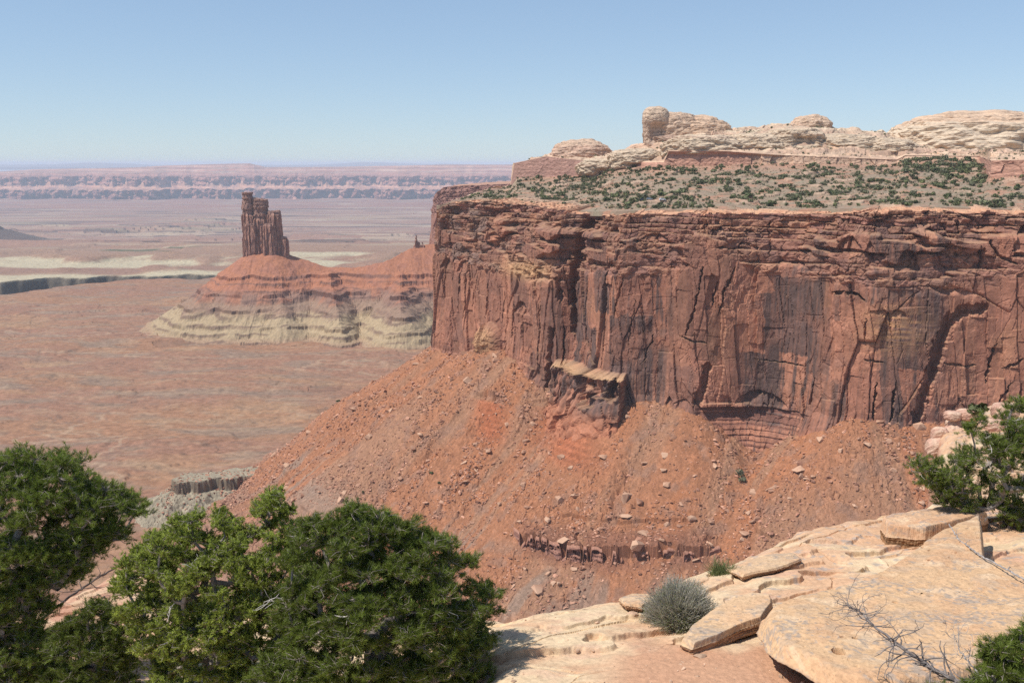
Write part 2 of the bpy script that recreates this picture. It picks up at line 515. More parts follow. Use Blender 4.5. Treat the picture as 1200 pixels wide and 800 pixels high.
for uc, v0, v1, hw, dep in AL:
    D_ = Dfoot(s_of(uc)); sc = s_of(uc); z0 = z_at(uc, v0, 6); z1 = z_at(uc, v1, 6); w = abs(s_of(uc + hw) - s_of(uc - hw)) / 2
    c0, c1 = np.searchsorted(sa, [sc - w * 1.3, sc + w * 1.3])
    s_ = S[:, c0:c1] + 1.2 * fbm(S[:, c0:c1] / 5, Z[:, c0:c1] / 4, 93, 2); z_ = Z[:, c0:c1] + .8 * fbm(S[:, c0:c1] / 4, Z[:, c0:c1] / 4, 94, 2)
    top = z0 - (z0 - z1) * np.abs((s_ - sc) / w) ** 2.2
    ins = sm(-.35, .15, top - z_) * sm(z1 - .6, z1 + .2, z_)
    d[:, c0:c1] -= dep * ins * (0.35 + 0.65 * np.clip((z_ - z1) / (z0 - z1), 0, 1))
# fallen block with a flat rubble top, and the pale mound at the far corner
uu = u_of(S)
ped_t = z_at(700, 441, -12)
inb = sm(650, 653, uu + 3 * fbm(S / 5, Z / 6, 95, 2)) * (1 - sm(733, 735, uu + 3 * fbm(S / 5, Z / 6, 96, 2)))
topn = ped_t + .7 * fbm(S / 3, Z * 0, 97, 3)
pb = inb * sm(.4, -.4, Z - topn)
capd = inb * np.clip(1 - (Z - topn) / 3.2, 0, 1) * (Z > topn)         # rubble ramp between block top and wall
blk = 12 + 3 * np.abs(fbm(S / 7, Z / 12, 98, 2)) * 2 - 3.5 * (voro(S / 7, Z / 14, 99)[2] > .6)
d += pb * blk + capd * 11
for (uc, vc, w, h) in ((678, 459, 5, 6), (706, 452, 8, 5), (709, 470, 8, 8), (726, 458, 5, 12)):
    sc = s_of(uc); zc = z_at(uc, vc, -12)
    d -= 9 * (1 - sm(.8, 1.1, np.hypot((S - sc) / (w * .62), (Z - zc) / (h * .62)) + .3 * fbm(S / 3, Z / 3, 90, 2)))
zc = z_at(578, 402, 0); sc = s_of(577)
rr_ = np.hypot((S - sc) / 15, (Z - zc) / 17)
mound = np.clip(1 - rr_, 0, 1)
d += 10 * np.sqrt(mound) * (1 + .35 * voro(S / 4, Z / 2.2, 87)[2])
# layered red shelf under the alcove
sh = sm(812, 824, uu) * (1 - sm(935, 962, uu))
zt = z_at(860, 474, 0)
low = sh * (Z < zt)
lay = np.clip(zt - Z, 0, 60)
lb = np.floor((Z + .5 * fbm(S / 12, 0 * Z, 88, 2)) / 1.1)
shelf = -3.2 + np.minimum(lay, 30) * 0.55 + 1.1 * (hr(lb.astype(np.int64), (lb * 0).astype(np.int64), 3) - .5) + 1.2 * (voro(S / 3.2, Z / 7, 89)[2] - .5) + 1.5 * fbm(S / 9, Z / 12, 81, 2)
d = d * (1 - low) + low * (shelf + 2.5)
d += sh * 2.2 * sm(1.4, 0.8, np.abs(Z - zt - 1)) * (uu < 880)
# elsewhere the foot spreads under the rubble
d += (1 - sh) * np.clip(-152 - Z, 0, 50) * 0.5
Nx = np.interp(sa, FS, FN[:, 0]); Ny = np.interp(sa, FS, FN[:, 1])
Px = np.interp(sa, FS, FP[:, 0]); Py = np.interp(sa, FS, FP[:, 1])
X = np.stack([Px + Nx * d, Py + Ny * d, Z], -1)
# ---- colour
red = colr(.40, .185, .125); dark = colr(.125, .084, .075); org = colr(.52, .26, .155); tan_ = colr(.56, .33, .20); pur = colr(.30, .145, .11)
n1 = fbm(S / 34, Z / 60, 101, 3); n2 = fbm(S / 2.4, Z / 55, 102, 4); n3 = fbm(S / 9, Z / 9, 103, 3)
col = red * np.ones(S.shape + (1,))
col = mixc(col, org, .75 * sm(.05, .55, n1 + .5 * (A['gr'] - .5)))
col = mixc(col, colr(.47, .205, .13), sm(-.1, .4, fbm(S / 14, Z / 22, 108, 3)) * .6)
_p = rects(A['wS'] + .12 * A['wZ'] + .8 * fbm(S / 3, Z / 6, 112, 3), A['wZ'] + 2 * fbm(S / 4, Z / 4, 115, 3), 15.0, 48.0, 113)
pan = (None, None, _p[0], _p[1])
var = np.clip(1.0 * sm(.38, .44, pan[2] + .10 * n2 + .1 * fbm(S / 8, Z / 12, 114, 3)) * (.75 + .5 * n2) + .5 * sm(.0, .3, .55 * n2 + .5 * fbm(S / 24, Z / 42, 104, 2)), 0, 1) * (1 - .4 * A['spall'])
vmask = fu(np.clip(sa, FS[i_nose], FS[i_end]), [(507, .45), (560, .35), (580, .15), (640, .5), (690, 1.), (775, .9), (790, .35), (858, .3), (880, 1.1), (950, 1.1), (962, .15), (985, .7), (1040, 1.0), (1095, 1.), (1110, .3), (1150, .15), (1200, .2)])
ptone = pan[3]
col = mixc(col, colr(.52, .25, .16), sm(.62, .66, ptone + .06 * n2) * .6)
col = mixc(col, colr(.30, .15, .11), sm(.34, .30, ptone + .06 * n2) * .6)
col = mixc(col, dark, np.clip(var * vmask[None, :] * 1.2, 0, .93))
pn2 = (0, 0, rects(A['wS'] + .12 * A['wZ'], A['wZ'], 9.0, 30.0, 44)[0])
col = bright(col, 1 + .22 * (pn2[2] - .5) * (1 - A['kz']))
col = mixc(col, colr(.23, .15, .135), .5 * sm(.15, .5, fbm(S / 30, Z / 18, 109, 3)) * vmask[None, :])
stripe = sm(.1, .5, fbm(S / .9, Z / 60, 106, 3) + .1) * sm(-.1, .3, fbm(S / 20, Z / 30, 107, 2))
col = bright(col, 1 - .22 * stripe * (1 - A['kz']))
col = mixc(col, colr(.47, .215, .145), (1 - var) * .35)
col = tone(col, 1.04, .97)
# golden banded patch
gm = np.exp(-(((uu - 1045) / 42) ** 2 + ((Z - z_at(1045, 385, 2)) / 15) ** 2) ** 1.5)
col = mixc(col, colr(.60, .33, .16), .7 * gm * np.clip(.55 + .12 * np.sin(Z * 1.4 + 3 * n3) + 1.1 * fbm(S / 14, Z / 1.6, 118, 3), 0, 1))
# upper beds: per bed and per block tone
bed = pur * (0.75 + .75 * BR[A['bi']])[..., None]
bed = mixc(bed, org * .95, .75 * sm(.35, .85, A['kr']))
bb1 = colr(.36, .175, .125) * (.8 + .5 * A['c1'][2])[..., None]
bb1 = mixc(bb1, colr(.17, .115, .105), sm(.5, .56, A['c1'][3] + .12 * fbm(S / 6, Z / 6, 116, 2)) * .8)
bb1 = mixc(bb1, org, sm(.75, .8, A['c1'][2]) * .5)
bed = bb1 * (.45 * (1 - A['wb'][..., None])) + bed * (.55 + .45 * A['wb'][..., None])
bed = mixc(bed, colr(.20, .135, .12), .55 * A['wb'] * sm(.55, .95, hr(A['bi'].astype(np.int64), np.floor(A['wS'] / 9).astype(np.int64), 55)))
col = mixc(col, bed, A['kz'] * .8)
gy_ = sm(.1, .5, fbm(S / 16, Z / 11, 111, 3) + .25 * sm(660, 540, uu)) * A['kz'] * sm(680, 560, uu)
col = mixc(col, colr(.26, .18, .15), gy_ * .7)
gl = np.exp(-(((uu - 615) / 30) ** 2 + ((Z - z_at(615, 316, 6)) / 7) ** 2) ** 1.2) + np.clip(mound * 2, 0, 1) * .8
col = mixc(col, colr(.66, .40, .20), np.clip(gl, 0, 1) * .7)
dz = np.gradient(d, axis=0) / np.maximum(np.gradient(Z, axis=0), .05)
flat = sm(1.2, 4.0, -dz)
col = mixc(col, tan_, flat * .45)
col = mixc(col, colr(.62, .38, .21), capd * .8)
col = mixc(col, colr(.22, .10, .075), low * .8 * (hr(lb.astype(np.int64), (lb * 0).astype(np.int64), 4) > .35))
col = mixc(col, colr(.46, .19, .11), sm(-160, -172, Z) * (1 - low))
col = tone(bright(col, 1 + .26 * n3 + .12 * (A['hr'] - .5)), .98, .80) * np.array([1.0, .99, .95])
# ---- cap rows going back on to the mesa top
ncap = 46
r_in = np.linspace(0, 1, ncap + 1)[1:] ** 1.3 * 40
Rn = np.repeat(r_in[:, None], len(sa), 1); Sc = np.repeat(sa[None, :], ncap, 0)
rimtop = fbm(Sc / 6, Rn / 3, 121, 3)
steps = .7 * np.floor(1.6 * (fbm(Sc / 11, Rn / 6, 122, 2) + .6)) + .5 * (voro(Sc / 3, Rn / 2.2, 123)[2] - .5)
zc_ = zr[None, :] + Rn * .075 + (rimtop * .6 + steps) * np.clip(Rn / 2, 0, 1) * (1 - Rn / 60) - .4 * np.clip(Rn / 2, 0, 1) - 5.0 * sm(34, 40, Rn)
dc = d[-1][None, :] - Rn
Xc = np.stack([Px + Nx * dc, Py + Ny * dc, zc_], -1)
cc = mixc(tan_ * np.ones(Sc.shape + (1,)), colr(.50, .25, .15), sm(-.3, .4, rimtop))
cc = mixc(cc, colr(.42, .30, .21), sm(12, 30, Rn + 12 * vn(Sc / 9, Rn / 6, 124)) * .8)
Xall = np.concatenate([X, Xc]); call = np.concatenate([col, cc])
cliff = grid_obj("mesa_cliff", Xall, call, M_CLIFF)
tag(cliff, "long red sandstone cliff with dark varnish streaks and deep joints under a ledgy rim", "cliff", kind='structure')

# ------------------------------------------------------------------ mesa top and slickrock
UC = np.array([505, 515, 530, 545, 560, 580, 598, 601, 604, 617, 640, 655, 700, 712, 722, 735, 752, 782, 800, 835, 850, 880, 905, 925, 940, 955, 966, 973, 1000, 1030, 1048, 1060, 1100, 1152, 1158, 1200, 1330.])


def cf(u, pts):
    a = np.array(pts, float); return np.interp(u, a[:, 0], a[:, 1])


us = np.arange(511, 1310, .8)
vW0 = cf(us, [(500, 246), (515, 241), (530, 237), (545, 232), (560, 226), (598, 219), (606, 209), (700, 205), (725, 197), (780, 195), (850, 194), (905, 192), (950, 192), (1050, 193), (1060, 186), (1147, 187), (1160, 208), (1200, 209), (1330, 212)])
vW1 = cf(us, [(500, 245), (515, 240.5), (530, 236), (545, 230.5), (560, 225), (598, 218), (603, 191), (617, 188), (640, 183), (700, 190), (725, 190), (778, 190), (783, 177), (850, 177), (905, 181), (950, 183), (1050, 187), (1060, 182), (1147, 183), (1160, 188), (1200, 187), (1330, 185)])
vC = cf(us, [(500, 244), (515, 240), (530, 235), (545, 229), (560, 223), (598, 216), (601, 190), (617, 187), (630, 183.5), (640, 181), (655, 178), (700, 178), (718, 180), (722, 177), (735, 172), (752, 168), (782, 161), (800, 158), (835, 150), (850, 152), (880, 148.5), (905, 146), (925, 144), (936, 145), (955, 146), (972, 148), (985, 150), (1000, 150), (1030, 152), (1048, 158), (1060, 162), (1090, 170), (1150, 174), (1200, 175), (1330, 178)])
DW = cf(us, [(500, 850), (515, 870), (560, 955), (598, 1010), (606, 990), (700, 930), (780, 870), (850, 860), (950, 850), (1050, 850), (1147, 830), (1160, 715), (1200, 700), (1330, 690)])
DC = DW + cf(us, [(500, 5), (560, 12), (598, 20), (601, 30), (640, 40), (720, 55), (800, 95), (950, 120), (1050, 100), (1150, 110), (1330, 120)])
tg = tx(us, 195)
# nearer edge of the sheet: behind the rim cap
seg = FP[i_nose - 3:i_end]
st = seg[:, 0] / seg[:, 1]
o_ = np.argsort(st)
Dr = np.interp(tg, st[o_], seg[o_, 1])
sr = np.interp(tg, st[o_], FS[i_nose - 3:i_end][o_])
zrim = np.interp(sr, sa, smooth1(rimz(sa)[:, None], 61)[:, 0])
Dn = Dr + cf(us, [(500, 10), (515, 12), (560, 34), (600, 42), (640, 44), (700, 36), (1330, 33)])
zn = zrim + cf(us, [(500, -.5), (520, -.5), (560, .3), (700, 1.0), (1330, 1.0)])
nf, nw, ns_, nb = 260, 46, 200, 14
rows_D = []; rows_z = []; rows_k = []
for i in range(nf):
    q = i / nf; zW0 = vz(vW0, DW)
    rows_D.append(lerp(Dn, DW, q)); rows_z.append(lerp(zn, zW0, q ** 1.15) - 3.0 * (i < 2)); rows_k.append(0 + q)
zW0 = vz(vW0, DW); zW1 = vz(vW1, DW + 3)
for i in range(nw):
    q = i / nw
    ov = 2.2 * sm(.75, 1.0, q) * cf(us, [(500, 0), (778, 0), (784, 1.6), (905, 1.0), (930, .3), (1330, .5)])
    rows_D.append(DW + 2.5 * q - ov); rows_z.append(lerp(zW0, zW1, q)); rows_k.append(1 + q)
zC = vz(vC, DC)
for i in range(ns_):
    q = i / (ns_ - 1)
    rows_D.append(lerp(DW + 3, DC, q)); rows_z.append(zW1 + (zC - zW1) * (1 - (1 - q) ** 1.5)); rows_k.append(2 + q)
for i in range(1, nb + 1):
    q = i / nb
    rows_D.append(DC + q * 260); rows_z.append(zC - 75 * q ** 1.6 - 4 * q); rows_k.append(3 + q)
Dm = np.array(rows_D); Zm = np.array(rows_z); Km = np.array(rows_k)[:, None] * np.ones(len(us))
Um = np.repeat(us[None, :], len(Dm), 0)
Xm = tg[None, :] * Dm
onf = (Km < 1); onw = (Km >= 1) & (Km < 2); ons = (Km >= 2)
gf = fbm(Xm / 40, Dm / 40, 201, 3)
Zm = Zm + onf * (1.6 * gf * np.sin(np.clip(Km, 0, 1) * pi) + .35 * fbm(Xm / 5, Dm / 5, 202, 3)) * sm(0, .06, Km)
# red outcrops within the scrub
oc = sm(.36, .42, fbm(Xm / 30, Dm / 14, 203, 3)) * onf * sm(.05, .15, Km) * sm(540, 600, Um)
Zm = Zm + oc * 1.6
# slickrock: stepped strata and blocks
stp = 6.0
zz = Zm + 4.5 * fbm(Xm / 38, Dm / 38, 211, 4)
fl = np.floor(zz / stp); fr = zz / stp - fl
stepped = (fl + sm(.55, 1.0, fr)) * stp - (zz - Zm)
ss = ons * sm(2.0, 2.12, Km) * (1 - sm(3.0, 3.05, Km))
Zm = lerp(Zm, stepped, ss * .95)
vb = voro(Xm / 9, Dm / 9, 213); vb2 = voro(Xm / 3.6, Dm / 3.6, 214)
Zm = Zm + ss * ((vb[2] - .5) * 2.2 + (vb2[2] - .5) * 1.0 * (vb2[3] > .7) + .7 * fbm(Xm / 6, Dm / 6, 215, 3))
Zm[-1] -= 5
# wall: joints and slight relief
vw = voro(Xm / 7, Zm / 9, 216)
Dm = Dm + onw * ((vw[2] - .5) * 2.4 * (Um > 880) + .7 * (vw[2] - .5) + .6 * fbm(Xm / 3, Zm / 2, 217, 2)) * -1 * np.clip((vW0 - vW1) / 8, 0, 1)
cm = np.ones(Dm.shape + (1,)) * colr(.31, .22, .15)
cm = mixc(cm, colr(.43, .215, .13), sm(0., .35, fbm(Xm / 22, Dm / 12, 221, 3)) * .8)
cm = mixc(cm, colr(.27, .24, .155), sm(-.05, .35, fbm(Xm / 9, Dm / 7, 222, 3)) * .55)
cm = mixc(cm, colr(.50, .33, .22), oc * .8)
cm = mixc(cm, colr(.50, .25, .16), sm(.75, 1, Km) * onf * sm(600, 640, Um) * .6)
wallc = np.ones(Dm.shape + (1,)) * colr(.47, .245, .165)
wallc = mixc(wallc, colr(.36, .205, .16), sm(700, 690, Um) * .8)
wallc = mixc(wallc, colr(.60, .43, .28), sm(870, 900, Um) * .55 * sm(1150, 1140, Um))
wallc = bright(wallc, 1 + .25 * np.sin(Zm * 1.6 + 2 * vn(Xm / 20, Zm / 3, 224)) * .5 + .2 * (vw[2] - .5))
cm = mixc(cm, wallc, onw.astype(float))
slk = np.ones(Dm.shape + (1,)) * colr(.62, .475, .325)
slk = mixc(slk, colr(.60, .37, .235), sm(.0, .4, vn(Xm / 50, zz / 3.2, 226) + .5 * (1 - np.clip(Km - 2, 0, 1))) * .7)
slk = mixc(slk, colr(.40, .30, .20), sm(.1, .45, fbm(Xm / 5, Dm / 5, 227, 3)) * .55)
slk = mixc(slk, colr(.46, .29, .20), sm(.52, .62, fr) * sm(.98, .9, fr) * .6)
slk = bright(slk, 1.06 + .14 * (vb2[2] - .5) + .25 * (vb[2] - .5))
cm = tone(mixc(cm, slk, ons.astype(float)), .92, .92)
Xmesa = np.stack([Xm, Dm, Zm], -1)
mesa = grid_obj("mesa_top", Xmesa, cm, M_SLICK)
tag(mesa, "scrubby mesa top rising to pale stepped slickrock", "mesa top", kind='structure')
# ------------------------------------------------------------------ talus apron and its gully
CON = [(507, 404), (520, 405), (540, 411), (560, 404), (578, 398), (600, 412), (620, 430), (645, 455), (660, 462), (700, 474), (735, 468), (760, 464), (800, 470), (815, 476), (835, 505), (880, 522), (925, 512), (950, 500), (980, 491), (1010, 484), (1050, 489), (1100, 491), (1200, 492), (1290, 500)]
sseg = FS[::5]; Pseg = FP[::5]
zcon = np.array([float(vz(fu(np.clip(s, FS[i_nose], FS[i_end]), CON), Dfoot(np.clip(s, FS[i_nose], FS[i_end])) - 1)) for s in sseg])
GD = np.array([0, 60, 120, 180, 240, 320, 500, 1500.]); GZ = np.array([0, 40, 79, 114, 138, 152, 170, 200.])


def apron(x, y, P, zt, s):
    best = np.full(x.shape, -1e9); bs = np.zeros(x.shape); bd = np.zeros(x.shape)
    for i in range(len(P) - 1):
        a = P[i]; b = P[i + 1]; dx, dy = b - a
        t = np.clip(((x - a[0]) * dx + (y - a[1]) * dy) / (dx * dx + dy * dy), 0, 1)
        dd = np.hypot(x - a[0] - t * dx, y - a[1] - t * dy)
        h = zt[i] + (zt[i + 1] - zt[i]) * t - np.interp(dd, GD, GZ)
        m = h > best
        best = np.where(m, h, best); bs = np.where(m, s[i] + (s[i + 1] - s[i]) * t, bs); bd = np.where(m, dd, bd)
    return best, bs, bd


def upsample(a, rr, cc):
    R, Cn = a.shape
    ri = np.clip(rr, 0, R - 1.001); ci = np.clip(cc, 0, Cn - 1.001)
    r0 = ri.astype(int); c0 = ci.astype(int); fr = (ri - r0)[:, None]; fc = (ci - c0)[None, :]
    return (a[r0][:, c0] * (1 - fr) * (1 - fc) + a[r0 + 1][:, c0] * fr * (1 - fc) + a[r0][:, c0 + 1] * (1 - fr) * fc + a[r0 + 1][:, c0 + 1] * fr * fc)


Dr_ = np.concatenate([np.arange(230, 440, 3.0), np.arange(440, 520, .9), np.arange(520, 700, .55), np.arange(700, 960, .8)])
tr_ = np.arange(-.43, .60, .00088)
Dco = Dr_[::4]; tco = tr_[::4]
Dco = np.r_[Dco, Dr_[-1] + 1]; tco = np.r_[tco, tr_[-1] + .001]
Yc = np.repeat(Dco[:, None], len(tco), 1); Xc_ = Yc * tco[None, :]
hb, bs, bd = apron(Xc_, Yc, Pseg, zcon, sseg)
rr = np.interp(Dr_, Dco, np.arange(len(Dco))); cci = np.interp(tr_, tco, np.arange(len(tco)))
hb = blur(hb, 2); bs = blur(bs, 6)
H = upsample(hb, rr, cci); BS = upsample(bs, rr, cci); BD = upsample(bd, rr, cci)
Yt = np.repeat(Dr_[:, None], len(tr_), 1); Xt = Yt * tr_[None, :]
# bench of the pale ledge out on the point
BP = np.array([at(221, 563, vz(0, 1) * 0 + (-262 / slope_v(563)))[:2], at(255, 559, -262 / slope_v(559))[:2], at(300, 553, -262 / slope_v(553))[:2], at(350, 560, -262 / slope_v(560))[:2]])
bb = np.full(Xt.shape, 1e9)
wx_ = Xt + 9 * fbm(Xt / 15, Yt / 15, 301, 4); wy_ = Yt + 9 * fbm(Xt / 15 + 9, Yt / 15, 302, 4)
for a, b in zip(BP[:-1], BP[1:]):
    dx, dy = b - a
    t = np.clip(((wx_ - a[0]) * dx + (wy_ - a[1]) * dy) / (dx * dx + dy * dy), 0, 1)
    bb = np.minimum(bb, np.hypot(wx_ - a[0] - t * dx, wy_ - a[1] - t * dy))
rib = ridged(Xt / 9, Yt / 9, 303, 3)
bench = -260 + .4 * fbm(Xt / 6, Yt / 6, 304, 2) - 9.0 * sm(12.0, 13.2, bb) - .58 * np.clip(bb - 12.5, 0, 200) + sm(12, 17, bb) * 1.8 * rib
base0 = -290 + 3 * fbm(Xt / 60, Yt / 60, 305, 3)
gB = np.abs(np.gradient(BS, axis=1) / (np.gradient(Xt, axis=1) + 1e-6)) + np.abs(np.gradient(BS, axis=0) / (np.gradient(Yt, axis=0) + 1e-6))
wB = blur(np.clip(2.0 - gB * .9, 0, 1), 4)
Zt = H + 5.0 * fbm(Xt / 50 + Yt / 90, Yt / 200, 306, 3) * sm(5, 60, BD) + (2.6 * fbm(BS / 13, BD / 120, 307, 4) - 3.4 * sm(.55, .85, ridged(BS / 34 + .3 * fbm(Xt / 30, Yt / 30, 341, 2), BD / 300, 340, 2))) * wB * sm(4, 40, BD)
Zt = Zt - 11 * sm(400, 290, 600 + FPX * (Xt / Yt) * .97) * sm(60, 140, BD) + .8 * fbm(Xt / 9, Yt / 9, 308, 3)
Ut = 600 + FPX * (Xt / Yt) * (CP + SP * (400 - 560) / FPX)


def ledge(Z, z0, h, w, mask):
    """turn a band of slope at height z0 into a riser of height h with a tread above"""
    t = (Z - z0) / w
    up = np.where(t > 0, np.clip(1 - t, 0, 1), 0) * h
    return Z + mask * np.where(t > 0, up, 0)


jag = .7 * fbm(Xt / 9, Yt / 9, 309, 2) + 2.5 * fbm(Xt / 30, Yt / 30, 310, 2)
m1 = sm(600, 622, Ut + 8 * vn(Xt / 9, Yt / 9, 311)) * (1 - sm(820, 850, Ut))
m1 = m1 * sm(-.35, .0, fbm(Xt / 16, Yt / 16, 317, 2) + .25)
jag = jag + 5.5 * sm(650, 810, Ut)
Zt = ledge(Zt, -226 + jag, 6.5, 11, m1)
m2 = sm(.05, .25, fbm(Xt / 26, Yt / 60, 312, 2)) * .7
Zt = ledge(Zt, -213 + jag, 2.6, 6, m2 * (Ut > 560))
Zt = ledge(Zt, -243 + jag, 2.2, 6, m2)
m3 = np.exp(-((Ut - 575) / 18) ** 2) + np.exp(-((Ut - 665) / 34) ** 2)
Zt = ledge(Zt, vz(473, 690) + .3 * jag, 3.4, 7, np.clip(m3, 0, 1))
pool = sm(-262, -283, Zt)
soft = Zt
isb = bench > Zt
Zt = np.maximum(soft, bench)
# rubble
roughm = sm(-.35, .35, fbm(BS / 17, BD / 60, 313, 3) + .15) * (1 - .7 * sm(-283, -290, Zt))
st = 0
stone_tone = np.zeros(Zt.shape)
for sc_, am, sd_ in ((6.5, 2.0, 320), (3.2, 1.5, 321), (1.7, .95, 322)):
    f1, e, r, r2, ox, oy = voro(Xt / sc_ * 1.1, Yt / sc_, sd_)
    big = sm(.2, .9, r) * np.clip(1.15 - f1 * 1.5, 0, 1) ** .6
    keep = (r2 < (.3 if sc_ > 5 else .6))
    st = st + am * big * keep * (.5 + r2) * (roughm * .8 + .2)
    stone_tone = np.where(big * keep > .25, r - .5, stone_tone)
Zt = Zt + st * (~isb | (bb > 14)) * 1.05 + .35 * fbm(Xt / 2.2, Yt / 2.2, 338, 2) * roughm
tal = colr(.47, .20, .105)
ct = np.ones(Zt.shape + (1,)) * tal
strk = fbm(BS / 7, BD / 130, 331, 4) * wB + fbm(Xt / 12, Yt / 12, 339, 3) * (1 - wB); strk2 = fbm(BS / 24, BD / 200, 332, 3)
ct = mixc(ct, colr(.53, .205, .095), sm(.0, .35, strk) * .65)
ct = mixc(ct, colr(.43, .24, .155), sm(-.05, .35, strk2) * .65)
ct = mixc(ct, colr(.36, .20, .145), sm(.1, .45, fbm(Xt / 14, Yt / 14, 333, 4)) * .6)
exr = np.clip(m3, 0, 1) * sm(vz(475, 690), vz(478, 690), Zt) * sm(-196, -186, Zt)
ct = mixc(ct, bright(np.ones(Zt.shape + (1,)) * colr(.50, .155, .07), 1 + .16 * np.sin(Zt * 2.2)), exr * .85)
gz = sm(-222, -236, Zt + 3 * vn(Xt / 9, Yt / 9, 334)) * sm(.02, .3, fbm(BS / 12, BD / 60, 335, 3)) 
ct = mixc(ct, colr(.36, .26, .21), gz * .65)
ct = mixc(ct, colr(.43, .29, .21), sm(.45, .3, np.abs(Zt + 248)) * .3)
rise = (Zt > -229 + jag - 8) & (Zt < -226 + jag + 7)
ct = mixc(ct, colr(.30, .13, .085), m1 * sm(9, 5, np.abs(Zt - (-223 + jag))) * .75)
lowt = sm(-250, -282, Zt)
ct = mixc(ct, colr(.40, .225, .16), lowt * .7)
grey = colr(.44, .37, .275)
ct = mixc(ct, grey, np.clip(isb * 1.0, 0, 1) * sm(330, 300, Ut + 30 * vn(Xt / 12, Yt / 12, 336)) * (.75 + .25 * sm(-.2, .3, rib)))
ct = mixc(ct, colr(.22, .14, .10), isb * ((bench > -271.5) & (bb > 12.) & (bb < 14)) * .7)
ct = tone(bright(ct, 1 + .6 * stone_tone + .25 * fbm(Xt / 2.2, Yt / 2.2, 337, 2)), .92, .635) * np.array([1, .98, .90])
Xta = np.stack([Xt, Yt, Zt], -1)
# leave out what lies inside the mesa
inner = (Xt * 0).astype(bool)
talus = grid_obj("talus_slope", Xta, ct, M_TALUS)
tag(talus, "steep red talus slope of rubble below the cliff", "slope", kind='structure')

# ------------------------------------------------------------------ basin floor out to the far wall
Vb = np.concatenate([np.arange(900, 420, -1.6), np.arange(420, 344, -.6), np.arange(344, 322, -.14), np.arange(322, 292, -.28), np.arange(292, 236, -.3)])
Dbase = np.interp(-Vb, -np.array([900, 700, 500, 400, 343, 327, 300, 295, 279, 262, 250, 242, 236]), [420, 545, 1100, 1630, 2240, 2520, 3134, 3420, 6000, 8600, 11000, 13600, 16500])
Dbase = np.maximum.accumulate(Dbase + np.arange(len(Dbase)) * 1e-3)
tb = np.arange(-.56, .60, .0011)
Yb = np.repeat(Dbase[:, None], len(tb), 1); Xb = Yb * tb[None, :]
Ub = 600 + FPX * tb[None, :] * (CP + SP * (400 - 320) / FPX) + 0 * Yb
Zb = np.interp(Yb, [0, 3134, 3500, 6000, 10000, 14000, 30000], [-290, -290, -300, -450, -545, -612, -640])
Zb = Zb + 4 * fbm(Xb / 160, Yb / 160, 401, 4) * sm(800, 1200, Yb) + 1.2 * ridged(Xb / 60, Yb / 60, 402, 3)
# the dark canyon cut into the white rim
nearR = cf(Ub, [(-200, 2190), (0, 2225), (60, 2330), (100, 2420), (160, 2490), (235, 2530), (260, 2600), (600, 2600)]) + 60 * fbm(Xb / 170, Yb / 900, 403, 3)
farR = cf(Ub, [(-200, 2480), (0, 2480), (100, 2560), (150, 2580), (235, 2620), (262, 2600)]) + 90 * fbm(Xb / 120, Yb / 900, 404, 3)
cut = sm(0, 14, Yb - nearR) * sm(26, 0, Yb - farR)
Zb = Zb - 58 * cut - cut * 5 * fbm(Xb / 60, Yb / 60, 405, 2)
# low swells, thin mesas and ledges of the far plain
f_ = sm(2700, 3400, Yb)
mes = fbm(Xb / 1700, Yb / 1500, 406, 4)
big_ = Yb / 4000
Zb = Zb + f_ * (9 * big_ * sm(.10, .12, mes) + 8 * big_ * sm(.28, .30, mes) + 5 * big_ * sm(-.16, -.14, mes))
mes2 = fbm(Xb / 1100, Yb / 700, 409, 4)
Zb = Zb + f_ * 5 * big_ * sm(.12, .15, mes2)
sw = 15 * sm(.05, .5, fbm(Xb / 260, Yb / 260, 407, 3)) * sm(2620, 2750, Yb) * sm(3200, 3050, Yb)
Zb = Zb + sw
gul = sm(.46, .50, fbm(Xb / 130, Yb / 110, 408, 4)) * sm(900, 1200, Yb) * sm(2300, 2100, Yb)
Zb = Zb - gul * 1.5
s1 = fbm(Xb / 330, Yb / 210, 411, 5); s2_ = fbm(Xb / 210 + 7, Yb / 170, 412, 5)
scar = 0
for (sf, lv) in ((s1, -.22), (s1, .05), (s1, .3), (s2_, -.1), (s2_, .2)):
    mk = sm(.0, .2, fbm(Xb / 300 + lv * 40, Yb / 300, 413, 2) + .03) * (Yb < 2350)
    Zb = Zb + 1.6 * sm(lv - .02, lv + .03, sf) * mk
    scar = np.maximum(scar, np.exp(-((sf - lv - .004) / .007) ** 2) * mk * sm(.1, .3, fbm(Xb / 60, Yb / 60, 414, 2) + .15))
# dark-coloured outlying hill at the edge of the picture
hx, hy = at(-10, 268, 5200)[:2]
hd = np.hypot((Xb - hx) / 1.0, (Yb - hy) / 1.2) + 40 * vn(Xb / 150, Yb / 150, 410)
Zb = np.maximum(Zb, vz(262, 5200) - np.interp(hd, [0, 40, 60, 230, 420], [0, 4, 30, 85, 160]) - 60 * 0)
cb = np.ones(Zb.shape + (1,)) * colr(.42, .205, .145)
n1 = fbm(Xb / 420, Yb / 170, 421, 4); n2 = fbm(Xb / 120, Yb / 45, 422, 4); n3 = fbm(Xb / 35, Yb / 18, 423, 3)
cb = mixc(cb, colr(.46, .225, .135), sm(-.1, .4, n1) * .7)
cb = mixc(cb, colr(.35, .235, .19), sm(0., .4, n2) * .75)
cb = mixc(cb, colr(.52, .28, .17), sm(.2, .5, fbm(Xb / 200, Yb / 60, 424, 3)) * .6)
cb = mixc(cb, colr(.28, .18, .15), sm(.25, .5, n3) * .5)
pale = colr(.66, .55, .41)
yy = Yb + 120 * fbm(Xb / 500, Yb / 900, 425, 3)
cb = mixc(cb, pale, np.clip(sm(2490, 2540, Yb - (farR - 2540)) * sm(2720, 2640, yy), 0, 1) * .85)
